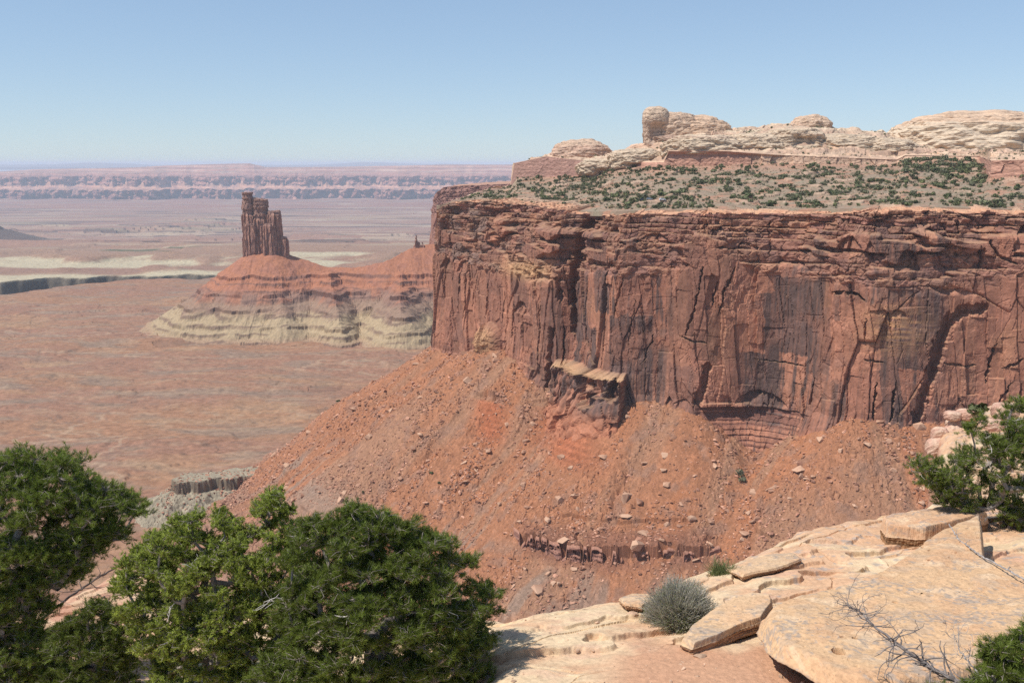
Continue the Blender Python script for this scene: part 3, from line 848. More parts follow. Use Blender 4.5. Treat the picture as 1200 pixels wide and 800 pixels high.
cb = mixc(cb, colr(.38, .21, .17), sm(2640, 2720, yy) * .9)
cb = mixc(cb, pale, sm(2790, 2840, yy - 300 * sm(60, 250, Ub) * 0) * sm(3130, 3060, yy) * sm(.5, .1, n1) * .85)
cb = mixc(cb, colr(.40, .22, .17), sm(2, 9, sw) * .9)
cb = mixc(cb, colr(.42, .25, .195), sm(3090, 3180, yy) * .9)
fb = fbm(Xb / 1400, Yb / 260, 426, 4)
cb = mixc(cb, colr(.56, .44, .33), sm(3300, 3600, Yb) * sm(.02, .35, fb) * .75)
cb = mixc(cb, colr(.34, .23, .19), sm(3300, 3600, Yb) * sm(.1, .4, fbm(Xb / 800, Yb / 190, 427, 4)) * .7)
cb = mixc(cb, colr(.10, .13, .07), sm(.1, .25, fbm(Xb / 260, Yb / 130, 428, 3)) * sm(3220, 3300, Yb) * sm(3600, 3450, Yb) * sm(80, 130, Ub) * sm(250, 215, Ub) * .9)
cb = mixc(cb, colr(.50, .42, .32), sm(-560, -520, -Yb * 0 + Zb) * 0)
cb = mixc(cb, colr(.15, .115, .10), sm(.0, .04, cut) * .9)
cb = mixc(cb, colr(.20, .12, .10), gul * .35)
cb = mixc(cb, colr(.25, .15, .12), scar * .6)
wsh = np.abs(fbm(Xb / 520, Yb / 380, 441, 5)); wsh2 = np.abs(fbm(Xb / 230 + 4, Yb / 170, 442, 5))
wn_ = sm(2300, 2100, Yb)
cb = mixc(cb, colr(.58, .38, .28), sm(.016, .004, wsh) * .55 * wn_)
cb = mixc(cb, colr(.27, .17, .14), sm(.014, .004, wsh2) * .5 * wn_ * sm(-.1, .2, n1))
cb = mixc(cb, colr(.52, .34, .24), sm(.05, .4, fbm(Xb / 60, Yb / 24, 443, 4)) * .35 * wn_)
fz = sm(3300, 3700, Yb)
cb = mixc(cb, colr(.13, .105, .10), fz * sm(.22, .30, fbm(Xb / 1500, Yb / 230, 431, 4)) * .75)
cb = mixc(cb, colr(.56, .45, .30), fz * sm(6200, 6800, Yb) * sm(9800, 8800, Yb) * sm(.0, .35, fbm(Xb / 900, Yb / 300, 432, 4)) * .45)
cb = mixc(cb, colr(.40, .19, .14), sm(10200, 11000, Yb) * sm(-.3, .1, fbm(Xb / 900, Yb / 500, 433, 3)) * .7)
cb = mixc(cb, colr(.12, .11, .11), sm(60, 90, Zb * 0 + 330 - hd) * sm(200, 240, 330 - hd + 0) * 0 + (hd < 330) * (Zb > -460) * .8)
cb = mixc(cb, colr(.24, .15, .12), sm(.62, .7, voro(Xb / 30, Yb / 22, 434)[2]) * sm(.2, .1, voro(Xb / 30, Yb / 22, 434)[0]) * sm(2300, 1900, Yb) * .3)
cb = cb * (1 - sm(3200, 4200, Yb)[..., None] * np.array([0, .09, .04]))
cb = tone(cb, .92, .69) * np.array([1.0, 1.03, .90])
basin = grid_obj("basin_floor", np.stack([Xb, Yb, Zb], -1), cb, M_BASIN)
tag(basin, "wide red basin floor with pale sand bands", "desert floor", kind='structure')

# ground sheet under everything, out to the horizon
gm_ = bpy.data.meshes.new("desert_ground")
R_ = 60000.0
gm_.from_pydata([(-R_, -2000, -660), (R_, -2000, -660), (R_, 60000, -660), (-R_, 60000, -660)], [], [(0, 1, 2, 3)])
g_ = link("desert_ground", gm_)
gmm = bpy.data.materials.new("desert_soil"); gmm.use_nodes = True
_n = gmm.node_tree.nodes; _l = gmm.node_tree.links
_nz = _n.new("ShaderNodeTexNoise"); _nz.inputs["Scale"].default_value = .001; _nz.inputs["Detail"].default_value = 8
_tc = _n.new("ShaderNodeTexCoord"); _l.new(_tc.outputs["Object"], _nz.inputs["Vector"])
_cr = _n.new("ShaderNodeValToRGB"); _cr.color_ramp.elements[0].position = .35; _cr.color_ramp.elements[0].color = (.33, .19, .14, 1); _cr.color_ramp.elements[1].position = .65; _cr.color_ramp.elements[1].color = (.46, .31, .22, 1)
_l.new(_nz.outputs[0], _cr.inputs[0]); _l.new(_cr.outputs[0], _n["Principled BSDF"].inputs["Base Color"])
_n["Principled BSDF"].inputs["Roughness"].default_value = 1
gm_.materials.append(gmm); tag(g_, kind='structure')

# ------------------------------------------------------------------ far canyon wall (two tiers)
uf = np.arange(-60, 760, .7); tf = tx(uf, 215)
tw = uf * 12.0
pr1 = 1100 * fbm(uf / 110, 0 * uf, 501, 2) + 420 * fbm(uf / 40, 0 * uf, 502, 3, .5)
pr2 = 900 * fbm(uf / 80, 0 * uf + 5, 503, 2) + 420 * fbm(uf / 36, 0 * uf + 5, 504, 3, .5)
D1 = 13600 + pr1; D2 = D1 + 900 + np.abs(pr2); D3 = D2 + 900 + 300 * fbm(uf / 60, 0 * uf, 505, 3); D4 = D3 + 2200
vTop = cf(uf, [(-60, 201), (0, 201), (40, 198.5), (150, 196.5), (200, 194), (240, 192.6), (293, 191.5), (302, 193.5), (312, 196), (400, 195.5), (480, 194), (520, 193), (760, 193)])
vt1 = cf(uf, [(-60, 223), (100, 223), (200, 222), (380, 222), (620, 222), (760, 223)]); vb1 = cf(uf, [(-60, 239), (120, 239.5), (250, 238), (380, 236), (760, 237)])
_n8 = fbm(uf / 9, 0 * uf + 2, 507, 3); _n9 = fbm(uf / 14, 0 * uf + 8, 508, 3); _n7 = fbm(uf / 11, 0 * uf + 12, 509, 3)
vb1 = vb1 - 9 * np.clip(_n9 + .15, 0, 1) - 2 * _n8; vt1 = vt1 - 3 * _n7
ctrl = [(D1 - 2600, vz(246, D1 - 2600) * 0 - 610), (D1 - 500, vz(241.5, 13600 - 500) + 0 * D1), (D1, vz(vb1, 13600)), (D1 + 60, vz(vt1, 13600)), (D2 - 250, vz(220, 14400) + 0 * D1), (D2, vz(217 - 9 * np.clip(_n8 + .1, 0, 1), 14600)), (D2 + 80, vz(207 + 3 * _n7, 14700)), (D3, vz(203, 15600) + 0 * D1), (D4 - 1200, vz(vTop + 3.0, 16800)), (D4 - 900, vz(vTop + 1.0, 17100)), (D4, vz(vTop, 17900)), (D4 + 6000, vz(vTop + 1, 24000))]
nk = [10, 24, 50, 24, 12, 36, 30, 30, 14, 10, 8]
rD = []; rz = []; rk = []
for i, n in enumerate(nk):
    for j in range(n):
        q = j / n; rD.append(lerp(ctrl[i][0], ctrl[i + 1][0], q)); rz.append(lerp(ctrl[i][1], ctrl[i + 1][1], q)); rk.append(i + q)
rD.append(ctrl[-1][0]); rz.append(ctrl[-1][1]); rk.append(len(nk))
Df = np.array(rD); Zf = np.array(rz); Kf = np.array(rk)[:, None] + 0 * Df; Uf = uf[None, :] + 0 * Df
w1 = ((Kf >= 2) & (Kf < 3)); w2 = ((Kf >= 5) & (Kf < 7))
butt = ridged(Uf / 3.4, Zf / 400, 511, 3)
Df = Df - (9 * butt * w1 + 10 * ridged(Uf / 5.2, Zf / 500, 512, 3) * w2)
Df = Df - 260 * fbm(Uf / 8, Zf / 90, 515, 4) * (w1 | w2)
Df = Df - sm(3, 5, Kf) * sm(7.5, 7, Kf) * 30 * ridged(Uf / 6, Zf / 300, 513, 3) - sm(.5, 2, Kf) * sm(3, 2, Kf) * 120 * ridged(Uf / 7, Zf / 300, 514, 3) * (1 - w1)
cf_ = np.ones(Df.shape + (1,)) * colr(.44, .215, .15)
cf_ = mixc(cf_, colr(.27, .13, .10), w1 * .85)
cf_ = mixc(cf_, colr(.55, .34, .22), ((Kf >= 3) & (Kf < 5)) * (.35 + .3 * sm(-.2, .2, vn(Uf / 22, Kf * 2, 525))))
cf_ = mixc(cf_, colr(.58, .34, .24), sm(.05, .3, fbm(Uf / 13, Zf / 60, 526, 3)) * .55)
cf_ = mixc(cf_, colr(.20, .12, .11), sm(.1, .3, fbm(Uf / 9 + 40, Zf / 40, 527, 3)) * .5 * (Kf < 7))
cf_ = mixc(cf_, colr(.36, .19, .14), w2 * .7)
cf_ = mixc(cf_, colr(.56, .38, .27), (Kf >= 7) * sm(-.2, .3, vn(Uf / 40, Kf * 6, 521)) * .8)
cf_ = mixc(cf_, colr(.28, .20, .15), (Kf >= 7) * sm(.0, .4, vn(Uf / 16, Kf * 9, 522)) * .5)
cf_ = mixc(cf_, colr(.52, .38, .30), (Kf < 1.6) * sm(-.1, .3, vn(Uf / 30, Kf * 5, 523)) * .7)
cf_ = tone(cf_, 1.1, .85) * np.array([1., .97, 1.0])
cf_ = bright(cf_, 1 + .2 * np.sin(Zf / 9 + 2 * vn(Uf / 50, Zf / 50, 524)) * (1 - w1))
farm = grid_obj("canyon_wall", np.stack([tf[None, :] * Df, Df, Zf], -1), cf_, M_FAR)
tag(farm, "long two tiered red canyon wall far across the basin", "canyon wall", kind='structure')
# distant mountains
ud = np.arange(-100, 900, 4.0); td = tx(ud, 190)
vm = 193.4 - 2.6 * np.clip(fbm(ud / 90, 0 * ud, 531, 4) + .15, 0, 1) - 2.2 * np.exp(-((ud - 450) / 60) ** 2) - 1.6 * np.exp(-((ud - 95) / 40) ** 2)
Dd = np.array([38000, 40500, 43000, 45000.]); zd = np.stack([vz(196, 38000) + 0 * ud, vz((196 + vm) / 2, 40500), vz(vm, 43000), vz(vm + 6, 45000)])
mt = grid_obj("distant_mountains", np.stack([td[None, :] * Dd[:, None], Dd[:, None] + 0 * zd, zd], -1), np.ones(zd.shape + (1,)) * colr(.14, .13, .12), M_FAR, smooth=True)
tag(mt, kind='structure')

# ------------------------------------------------------------------ butte slopes and the spur that joins them to the mesa
Zs = -149.0
RID = [(300, 290, 1800), (320, 290, 1800), (345, 300, 1805), (385, 313, 1800), (420, 313, 1795), (455, 305, 1800), (480, 291, 1830), (495, 287, 1845), (530, 282, 1860), (620, 282, 1850), (760, 282, 1800)]
RP = np.array([[tx(u, v) * D, D] for u, v, D in RID]); RZ = np.array([float(vz(v, D)) for u, v, D in RID])
RS = np.r_[0, np.cumsum(np.hypot(*np.diff(RP, axis=0).T))]
Db_ = np.concatenate([np.arange(1330, 1560, 1.4), np.arange(1560, 1870, .9), np.arange(1870, 2120, 3)])
tb_ = np.arange(tx(130, 340), tx(640, 340), .00075)
Y5 = np.repeat(Db_[:, None], len(tb_), 1); X5 = Y5 * tb_[None, :]
GDs, GZs = GD, GZ
GD = np.array([0, 20, 70, 120, 190, 260, 400, 800.]); GZ = np.array([0, 13, 52, 90, 136, 166, 195, 240.])
Yc = Y5[::3, ::3]; Xc_ = X5[::3, ::3]
hb, bs, bd = apron(Xc_, Yc, RP, RZ, RS)
# spurs reaching out from the ridge
for (a, b) in (((385, 318, 1770, 0), (400, 388, 1600, 0)), ((300, 320, 1760, 0), (235, 352, 1700, 0)), ((470, 318, 1780, 0), (470, 372, 1590, 0)), ((330, 320, 1750, 0), (330, 362, 1665, 0))):
    P_ = np.array([[tx(a[0], a[1]) * a[2], a[2]], [tx(b[0], b[1]) * b[2], b[2]]]); z_ = np.array([float(vz(a[1], a[2])), float(vz(b[1], b[2]))])
    h2, s2, d2 = apron(Xc_, Yc, P_, z_, np.array([0, 200.]))
    m = h2 > hb; hb = np.where(m, h2, hb); bd = np.where(m, d2 + 60, bd); bs = np.where(m, s2 + 500, bs)
ri = np.arange(Y5.shape[0]) / 3.; ci_ = np.arange(Y5.shape[1]) / 3.
H5 = upsample(hb, ri, ci_); S5 = upsample(bs, ri, ci_); B5 = upsample(bd, ri, ci_)
GD, GZ = GDs, GZs
ang = np.arctan2(X5 - RP[0, 0], Y5 - RP[0, 1]) * 90
isl = (S5 < 12)
gc = np.where(isl, ang, S5 + X5)
amp = sm(8, 80, B5)
Z5 = H5 + amp * (5 * (ridged(X5 / 34, Y5 / 34, 601, 4) - .3) + 5 * (ridged(gc / 24, B5 / 160, 602, 3) - .3)) + 1.5 * fbm(X5 / 14, Y5 / 14, 603, 3)
jg = 5 * fbm(X5 / 60, Y5 / 60, 604, 3) + 1.4 * fbm(X5 / 9, Y5 / 9, 605, 2)
side = sm(380, 520, 600 + FPX * X5 / Y5)
PER = 14.5
pz = (Z5 - jg) / PER + .3 * np.sin(Z5 / 11.0) + .25 * fbm(X5 / 45, Y5 / 45, 617, 2); pf = pz - np.floor(pz)
tz = np.where(pf < .6, pf * .42, .252 + (pf - .6) * (.748 / .4)) 
Z5 = lerp(Z5, Z5 + (tz - pf) * PER, .8 * sm(-194, -202, Z5) * sm(-.25, .1, fbm(X5 / 70, Y5 / 70, 615, 2)))
Z5 = ledge(Z5, -199 + jg, 4.5, 9, sm(-.1, .2, fbm(X5 / 50, Y5 / 50, 606, 2) + .1))
Z5 = ledge(Z5, -226 + jg, 7.0, 12, sm(-.25, .15, fbm(X5 / 60, Y5 / 60, 607, 2)) * .95)
Z5 = ledge(Z5, -248 + jg, 5.0, 10, sm(-.0, .3, fbm(X5 / 50, Y5 / 50, 608, 2) + .1))
Z5 = ledge(Z5, -270 + jg, 4.0, 8, sm(-.1, .2, fbm(X5 / 50, Y5 / 50, 609, 2)))
keep5 = Z5 > -293.5
Z5 = np.maximum(Z5, -294)
c5 = np.ones(Z5.shape + (1,)) * colr(.50, .21, .12)
c5 = mixc(c5, colr(.43, .19, .13), sm(-.1, .3, fbm(X5 / 20, Y5 / 20, 611, 3)) * .6)
sl = colr(.33, .21, .165)
c5 = mixc(c5, sl, sm(-212, -224, Z5 - jg * .5) * (.8 - .6 * sm(.05, .35, fbm(gc / 30, B5 / 90, 612, 3))))
yel = colr(.52, .395, .24)
c5 = mixc(c5, colr(.38, .255, .18), sm(-230, -240, Z5 - jg) * .85)
c5 = mixc(c5, yel, sm(-244, -258, Z5 - jg * .6 + 7 * fbm(X5 / 30, Y5 / 30, 613, 3)) * .9)
c5 = mixc(c5, colr(.44, .27, .18), sm(-279, -290, Z5) * .85)
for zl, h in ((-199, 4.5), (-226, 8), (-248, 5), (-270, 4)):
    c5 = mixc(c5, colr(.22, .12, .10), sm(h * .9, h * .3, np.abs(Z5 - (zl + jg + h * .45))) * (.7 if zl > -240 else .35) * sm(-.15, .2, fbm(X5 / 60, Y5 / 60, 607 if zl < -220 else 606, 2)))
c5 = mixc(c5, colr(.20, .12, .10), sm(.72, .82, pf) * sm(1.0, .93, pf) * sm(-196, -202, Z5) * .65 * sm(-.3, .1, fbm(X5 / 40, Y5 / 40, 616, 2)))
c5 = tone(bright(c5, 1 + .25 * fbm(X5 / 5, Y5 / 5, 614, 3)), .95, .73) * np.array([1, .97, .92])
fm = (keep5[:-1, :-1] | keep5[1:, 1:])
but = grid_obj("butte_slopes", np.stack([X5, Y5, Z5], -1), c5, M_TALUS, mask=fm)
tag(but, "banded red and pale yellow slopes spreading below the rock tower", "hillside", kind='structure')

# ------------------------------------------------------------------ dark layered ledge band standing out of the talus
cs_ = np.where((Ut[200] > 600) & (Ut[200] < 850))[0]
r0_, r1_ = np.searchsorted(Dr_, [540, 700])
LP = []; LT = []
for c in cs_[::2]:
    zc_ = Zt[r0_:r1_, c] - 0.0
    tgt = -226 + jag[r0_:r1_, c] + 1.0
    i = int(np.argmax(zc_ > tgt)) + r0_
    LP.append((Xt[i, c], Yt[i, c] - 3.0)); LT.append(-226 + jag[i, c] + 6.2)
LP = smooth1(np.array(LP), 9); LT = np.array(LT)
L_ = np.r_[0, np.cumsum(np.hypot(*np.diff(LP, axis=0).T))]
ls = np.arange(0, L_[-1], .3); lq = np.linspace(0, 1, 46)
LS, LQ = np.meshgrid(ls, lq)
lx_, ly_, lt_ = np.interp(ls, L_, LP[:, 0]), np.interp(ls, L_, LP[:, 1]), np.interp(ls, L_, LT)
lt_ = lt_ + .5 * fbm(ls / 4, 0 * ls, 351, 3) - 8.0 * sm(.0, .22, fbm(ls / 9, 0 * ls, 352, 3)) - 3.5 * sm(L_[-1] * .42, L_[-1] * .6, ls)
LZ = lt_ - (1 - LQ) * 10.5
lyr = np.floor(LZ / .8 + .4 * vn(LS / 9, LZ / 5, 353)); lyi = lyr.astype(np.int64)
pil = fbm(LS / 6, LZ / 7, 354, 3)
ld = .6 + 2.0 * pil - 3.4 * sm(.1, .3, fbm(LS / 7, LZ / 5, 355, 3)) * sm(1.0, .8, LQ) + 1.0 * (hr(lyi, lyi * 0, 9) - .5) + .9 * (voro(LS / 1.6, LZ / 1.3, 356)[2] - .5) + .9 * sm(.86, .95, LQ)
ends = np.minimum(sm(0, 12, LS), sm(L_[-1], L_[-1] - 14, LS)) * sm(-.42, -.12, fbm(LS / 11, 0 * LS, 358, 3) + .12 - .3 * sm(L_[-1] * .45, L_[-1] * .6, LS))
ld = ld * ends - (1 - ends) * 2.5
lc = np.ones(LS.shape + (1,)) * colr(.27, .13, .09)
lc = mixc(lc, colr(.36, .19, .14), hr(lyi, lyi * 0, 12) * .8)
lc = mixc(lc, colr(.17, .09, .08), (hr(lyi, lyi * 0, 13) > .7) * .5)
cap_r = np.array([1.2, 3.0, 5.0])[:, None]
cap_r = cap_r * 1.0
LXc = np.stack([lx_ + 0 * cap_r, ly_ - ld[-1] + cap_r, lt_ + .5 * cap_r ** .5 + .25 * fbm(ls / 1.5, cap_r + 0 * ls, 357, 2) - 2.5 * (cap_r > 4)], -1)
led = grid_obj("ledge_band", np.concatenate([np.stack([lx_ + 0 * LZ, ly_ - ld, LZ], -1), LXc]), np.concatenate([lc, np.ones((3, len(ls), 1)) * colr(.36, .18, .12)]), M_TALUS)
tag(led, kind='structure')
# ------------------------------------------------------------------ second headland behind the cliff's far corner
hp = [(700, 2150), (590, 2090)]
H2 = [(tx(u, 250) * D, D) for u, D in ((600, 2120), (540, 2010), (508, 1900), (503, 1870), (508, 1850), (530, 1835), (560, 1822), (610, 1800), (700, 1760))]
P2, S2 = dens(H2, 1.5); P2 = smooth1(P2, 15)
t2 = smooth1(np.gradient(P2, axis=0), 15); t2 /= np.linalg.norm(t2, axis=1)[:, None]
N2 = np.stack([t2[:, 1], -t2[:, 0]], 1)
s2 = np.arange(0, S2[-1], .9)
z2 = np.linspace(-190, -41, 190)
Sg, Zg = np.meshgrid(s2, z2)
_k, _r = kayz, rimz
d2_, A2 = cliff_offset(Sg + 900, Zg, 40, False)
u2 = 600 + FPX * np.interp(s2, S2, P2[:, 0]) / np.interp(s2, S2, P2[:, 1]) * 1.01
topz = np.interp(u2, [500, 506, 516, 530, 560, 600, 700], [-52, -50, -43, -40, -38, -35, -34]) + 1.5 * fbm(s2 / 16, 0 * s2, 641, 3)
Zg = -190 + (Zg + 190) / 149 * (topz + 190)
p2x = np.interp(s2, S2, P2[:, 0]); p2y = np.interp(s2, S2, P2[:, 1]); n2x = np.interp(s2, S2, N2[:, 0]); n2y = np.interp(s2, S2, N2[:, 1])
d2_ = d2_ + np.clip(-160 - Zg, 0, 50) * .6
Xh = np.stack([p2x + n2x * d2_, p2y + n2y * d2_, Zg], -1)
ch = np.ones(Sg.shape + (1,)) * colr(.40, .18, .12)
ch = mixc(ch, colr(.24, .13, .10), sm(0, .3, fbm(Sg / 3, Zg / 50, 642, 4) + .3 * (A2['r'] - .4)) * .6)
ch = mixc(ch, colr(.34, .17, .13), A2['kz'] * .6)
ch = tone(ch, .86, .9)
rr2 = np.array([4, 14, 40, 90, 160.])[:, None]
Xk = np.stack([p2x + n2x * (d2_[-1] - rr2), p2y + n2y * (d2_[-1] - rr2), topz + .02 * rr2 + 1.0 * fbm(s2 / 9 + rr2, rr2 / 20 + 0 * s2, 643, 2)], -1)
ck = np.ones((5, len(s2), 1)) * colr(.44, .25, .17)
hl = grid_obj("headland_cliff", np.concatenate([Xh, Xk]), np.concatenate([ch, ck]), M_CLIFF)
tag(hl, "hazy red cliff of a second headland behind the corner of the near cliff", "cliff", kind='structure')


# ------------------------------------------------------------------ lofts and blobs of rock
def loft(name, cx, cy, rx, ry, z0, ztop, seed, mat, col0, parent=None, ex=2.6, batter=.1, nth=220, nz=150, rot=0., ztilt=0., flute=1.0, kl=.72):
    """an upright rock column on a rounded footprint, jointed below and ledgy on top"""
    th = np.linspace(0, 2 * pi, nth, endpoint=False)
    q = np.linspace(0, 1, nz)
    TH, Q = np.meshgrid(th, q)
    r0 = (np.abs(np.cos(TH)) ** ex + np.abs(np.sin(TH)) ** ex) ** (-1 / ex)
    R = (rx + ry) / 2
    sarc = TH * R
    px = np.cos(TH) * r0 * rx; py = np.sin(TH) * r0 * ry
    lx = px * cos(rot) - py * sin(rot); ly = px * sin(rot) + py * cos(rot)
    Zl = z0 + (ztop + ztilt * lx - z0) * Q + 0 * TH
    cs, sn = np.cos(TH) * 3, np.sin(TH) * 3
    f1, e, r, r2, ox, oy = voro(sarc / 6.5 + seed, Zl / 70, seed)
    d = (r - .5) * 3.4 * flute + ox * 3 * flute - 1.6 * np.exp(-(e * 6.5 / .6) ** 2) * flute
    g = voro(sarc / 3 + seed, Zl / 12, seed + 5)
    d += (g[2] - .5) * 1.3
    d += 1.2 * fbm(cs + seed, sn + Zl / 9, seed + 7, 3)
    kz = sm(kl - .03, kl + .03, Q)
    beds = np.floor((Zl + 1.2 * vn(cs + 4, sn, seed + 8)) / 3.1)
    d = d * (1 - kz) + kz * ((hr(beds.astype(np.int64), (beds * 0).astype(np.int64), seed) - .5) * 3.0 + (voro(sarc / 4, beds * 7.7, seed + 9)[2] - .5) * 2.4 - 2.0)
    sc = 1 + d / R - batter * (Q - .2)
    cap = sm(.975, 1.0, Q)
    X = np.stack([cx + lx * sc, cy + ly * sc, Zl + 1.5 * (g[2] - .5) * kz], -1)
    # closing rings over the top
    rings = []
    for k in (.75, .45, .15, .01):
        top = X[-1].copy(); top[:, 0] = cx + (top[:, 0] - cx) * k; top[:, 1] = cy + (top[:, 1] - cy) * k
        top[:, 2] = top[:, 2] * k + (ztop) * (1 - k) + 1.0 * vn(th * 2 + k * 7, th * 0 + seed, seed)
        rings.append(top)
    Xa = np.concatenate([X, np.array(rings)])
    c = np.ones(TH.shape + (1,)) * colr(*col0)
    c = mixc(c, colr(.22, .12, .095), sm(-.05, .3, fbm(sarc / 2, Zl / 40, seed + 11, 3)) * .65)
    c = mixc(c, colr(.50, .25, .14), sm(.1, .4, fbm(cs * 2, sn * 2 + Zl / 15, seed + 12, 3)) * .6)
    c = mixc(c, colr(.34, .19, .14) , kz * .6)
    c = tone(bright(c, 1 + .3 * (g[2] - .5)), .86, .92)
    ca = np.concatenate([c, np.repeat(c[-1:], 4, 0)])
    return grid_obj(name, Xa, ca, mat, flip=False, wrap=True, parent=parent)


def empty(name, loc=(0, 0, 0)):
    o = bpy.data.objects.new(name, None); C.objects.link(o); o.location = loc; o.empty_display_size = .5
    return o


def rebase(root, kids):
    """put the root at its base and keep the children where they stand"""
    for k in kids: k.matrix_parent_inverse = root.matrix_basis.inverted()


tw_loc = at(309, 292, 1800)
tower = empty("rock_tower", tw_loc)
tag(tower, "tall free standing red rock tower crowning a cone of rubble in mid distance", "rock tower")
kids = []
for (u0, u1, vt, dd, ry, sd_, kl, tl) in ((284.5, 299, 225.5, 0, 15, 71, .66, 0), (296, 316.5, 233, 6, 20, 72, .66, -.12), (313, 331, 247, 2, 15, 73, .93, .05), (308, 322, 262, -10, 9, 74, .95, 0), (326, 337, 277, 0, 9, 75, .9, -.4), (286, 300, 262, -12, 8, 76, .95, 0)):
    D = 1800 + dd; uc = (u0 + u1) / 2
    cx = tx(uc, 270) * D; rx = (u1 - u0) / 2 / FPX * D
    kids.append(loft("buttress", cx, D, rx, ry, -166, float(vz(vt, D)), sd_, M_CLIFF, (.38, .18, .12), tower, nth=150, nz=110, kl=kl, ztilt=tl))
rebase(tower, kids)
# small spire on the shoulder
sp_loc = at(490, 286, 1838)
spire = empty("rock_spire", sp_loc); kids = []
for (u0, u1, vt, dd) in ((486.2, 489.6, 276, 0), (484.5, 494, 283.5, 2), (492, 498, 284, 3)):
    D = 1838 + dd; kids.append(loft("pinnacle", tx((u0 + u1) / 2, 280) * D, D, (u1 - u0) / 2 / FPX * D, 4, -160, float(vz(vt, D)), int(u0), M_CLIFF, (.38, .18, .12), spire, nth=60, nz=50, batter=.35, flute=.35))
rebase(spire, kids)
tag(spire, "small red rock spire standing on the shoulder between the tower and the cliffs", "rock spire")


def blob(name, c, r, mat, colf, parent=None, e=2.2, ez=2.2, seed=1, amp=.05, nth=260, nph=140, dent=None, ter=0., terh=2.5, smooth=False, rot=0.0, fl=0.):
    th = np.linspace(0, 2 * pi, nth, endpoint=False); ph = np.linspace(-pi / 2, pi / 2, nph)
    TH, PH = np.meshgrid(th, ph)
    cp = np.cos(PH); sp = np.sin(PH)
    x = np.cos(TH) * cp; y = np.sin(TH) * cp; z = sp
    k = ((np.abs(x) ** e + np.abs(y) ** e) ** (ez / e) + np.abs(z) ** ez) ** (-1 / ez)
    x = x * k; y = y * k; z = z * k
    n = fbm(x * 2 + seed, y * 2 + z * 2.6, seed, 4) * amp + fbm(x * 5 + z * 3 + seed, y * 5 - z * 4, seed + 3, 3) * amp * .35
    s = 1 + n
    if fl: s = s + fl * (voro(TH * 3.0, z * 4 + seed, seed + 6)[2] - .5)
    X = x * s * r[0]; Y = y * s * r[1]; Zl = z * s * r[2]
    if ter:
        zz = Zl / terh + .5 * fbm(x * 3 + 9, y * 3, seed + 5, 2)
        st = np.floor(zz); f = zz - st
        hsc = 1 + ter * (hr(st.astype(np.int64), (st * 0).astype(np.int64), seed) - .5) - ter * .5 * (f < .25)
        X = X * hsc; Y = Y * hsc
    if dent is not None: X, Y, Zl = dent(X, Y, Zl)
    xr = X * cos(rot) - Y * sin(rot); yr = X * sin(rot) + Y * cos(rot)
    P = np.stack([c[0] + xr, c[1] + yr, c[2] + Zl], -1)
    col = colf(P[..., 0], P[..., 1], P[..., 2], TH, z)
    return grid_obj(name, P, col, mat, wrap=True, smooth=smooth, parent=parent)


def dome_col(top, mid, seed=0, zb=None):
    def f(X, Y, Z, TH, z):
        c = np.ones(X.shape + (1,)) * colr(*mid)
        zq = Z + 2.0 * fbm(X / 30, Y / 30, seed + 2, 2)
        c = mixc(c, colr(*top), sm(.15, .45, vn(zq / 3.0, zq * 0 + seed, seed)) * .55)
        if zb is not None: c = mixc(c, colr(*top), sm(zb - .8, zb + .8, zq) * .85)
        c = mixc(c, colr(.34, .24, .165), sm(.15, .45, fbm(X / 5, Y / 5 + Z / 3, seed + 4, 3)) * .5)
        c = mixc(c, colr(.16, .14, .08), (voro(X / 4.5, Y / 4.5, seed + 6)[0] < .16) * .0)
        c = bright(c, 1 + .1 * np.sin(zq * 1.9) + .2 * fbm(X / 2, Y / 2 + Z, seed + 7, 2))
        return tone(c, .92, .92)
    return f


def blob_base(name, loc, label, cat, builder):
    """a one-mesh rock whose origin sits at its base"""
    o = builder()
    me = o.data
    n = len(me.vertices); co = np.empty(n * 3, np.float32); me.vertices.foreach_get("co", co)
    co = co.reshape(-1, 3) - np.array(loc, np.float32); me.vertices.foreach_set("co", co.ravel()); me.update()
    o.location = loc
    tag(o, label, cat)
    return o


def px(n, D): return n / FPX * D


# big dome on the skyline
D = 965
cb_ = at(1148, 176, D)


def dent1(X, Y, Z):
    g = np.exp(-((X - px(38, D)) / px(34, D)) ** 4 - ((Z - px(9, D)) / px(5.5, D)) ** 2) * (Y < 0)
    s = sm(1.0, .6, np.abs(X / px(96, D)))
    return X, Y + g * 16, Z - s * 0 - 1.6 * np.abs(np.sin(X / 19)) * (Z > px(34, D))


blob_base("sandstone_dome", (cb_[0], D, cb_[2]), "broad pale sandstone dome with an orange cap on the skyline", "rock dome",
          lambda: blob("sandstone_dome", (cb_[0], D, cb_[2]), (px(105, D), 70, px(44.5, D)), M_SLICK, dome_col((.60, .40, .26), (.62, .475, .33), 11, float(vz(146, D))), e=2.4, ez=2.5, seed=21, amp=.11, ter=.014, terh=3.6, dent=dent1, nth=420, nph=230))
D = 985
cb_ = at(681, 190, D)
blob_base("sandstone_dome", (cb_[0], D, cb_[2]), "small rounded sandstone dome on a red base above the far end of the mesa", "rock dome",
          lambda: blob("sandstone_dome", (cb_[0], D, cb_[2]), (px(38, D), 26, px(25, D)), M_SLICK, dome_col((.58, .40, .27), (.56, .36, .25), 31, float(vz(171, D))), e=2.2, ez=2.5, seed=31, amp=.12, ter=.03, terh=3.4, nth=300, nph=160))
# the prow: a blunt head with a dark hollow, and the smooth hump behind it
D = 955
pl = at(778, 166, D)
prow = empty("sandstone_outcrop", (pl[0], D - 4, pl[2] - 2))
tag(prow, "blunt headed sandstone outcrop with a hollow face and smooth hump on the skyline", "rock outcrop")
hc = at(769.5, 151, D - 6)


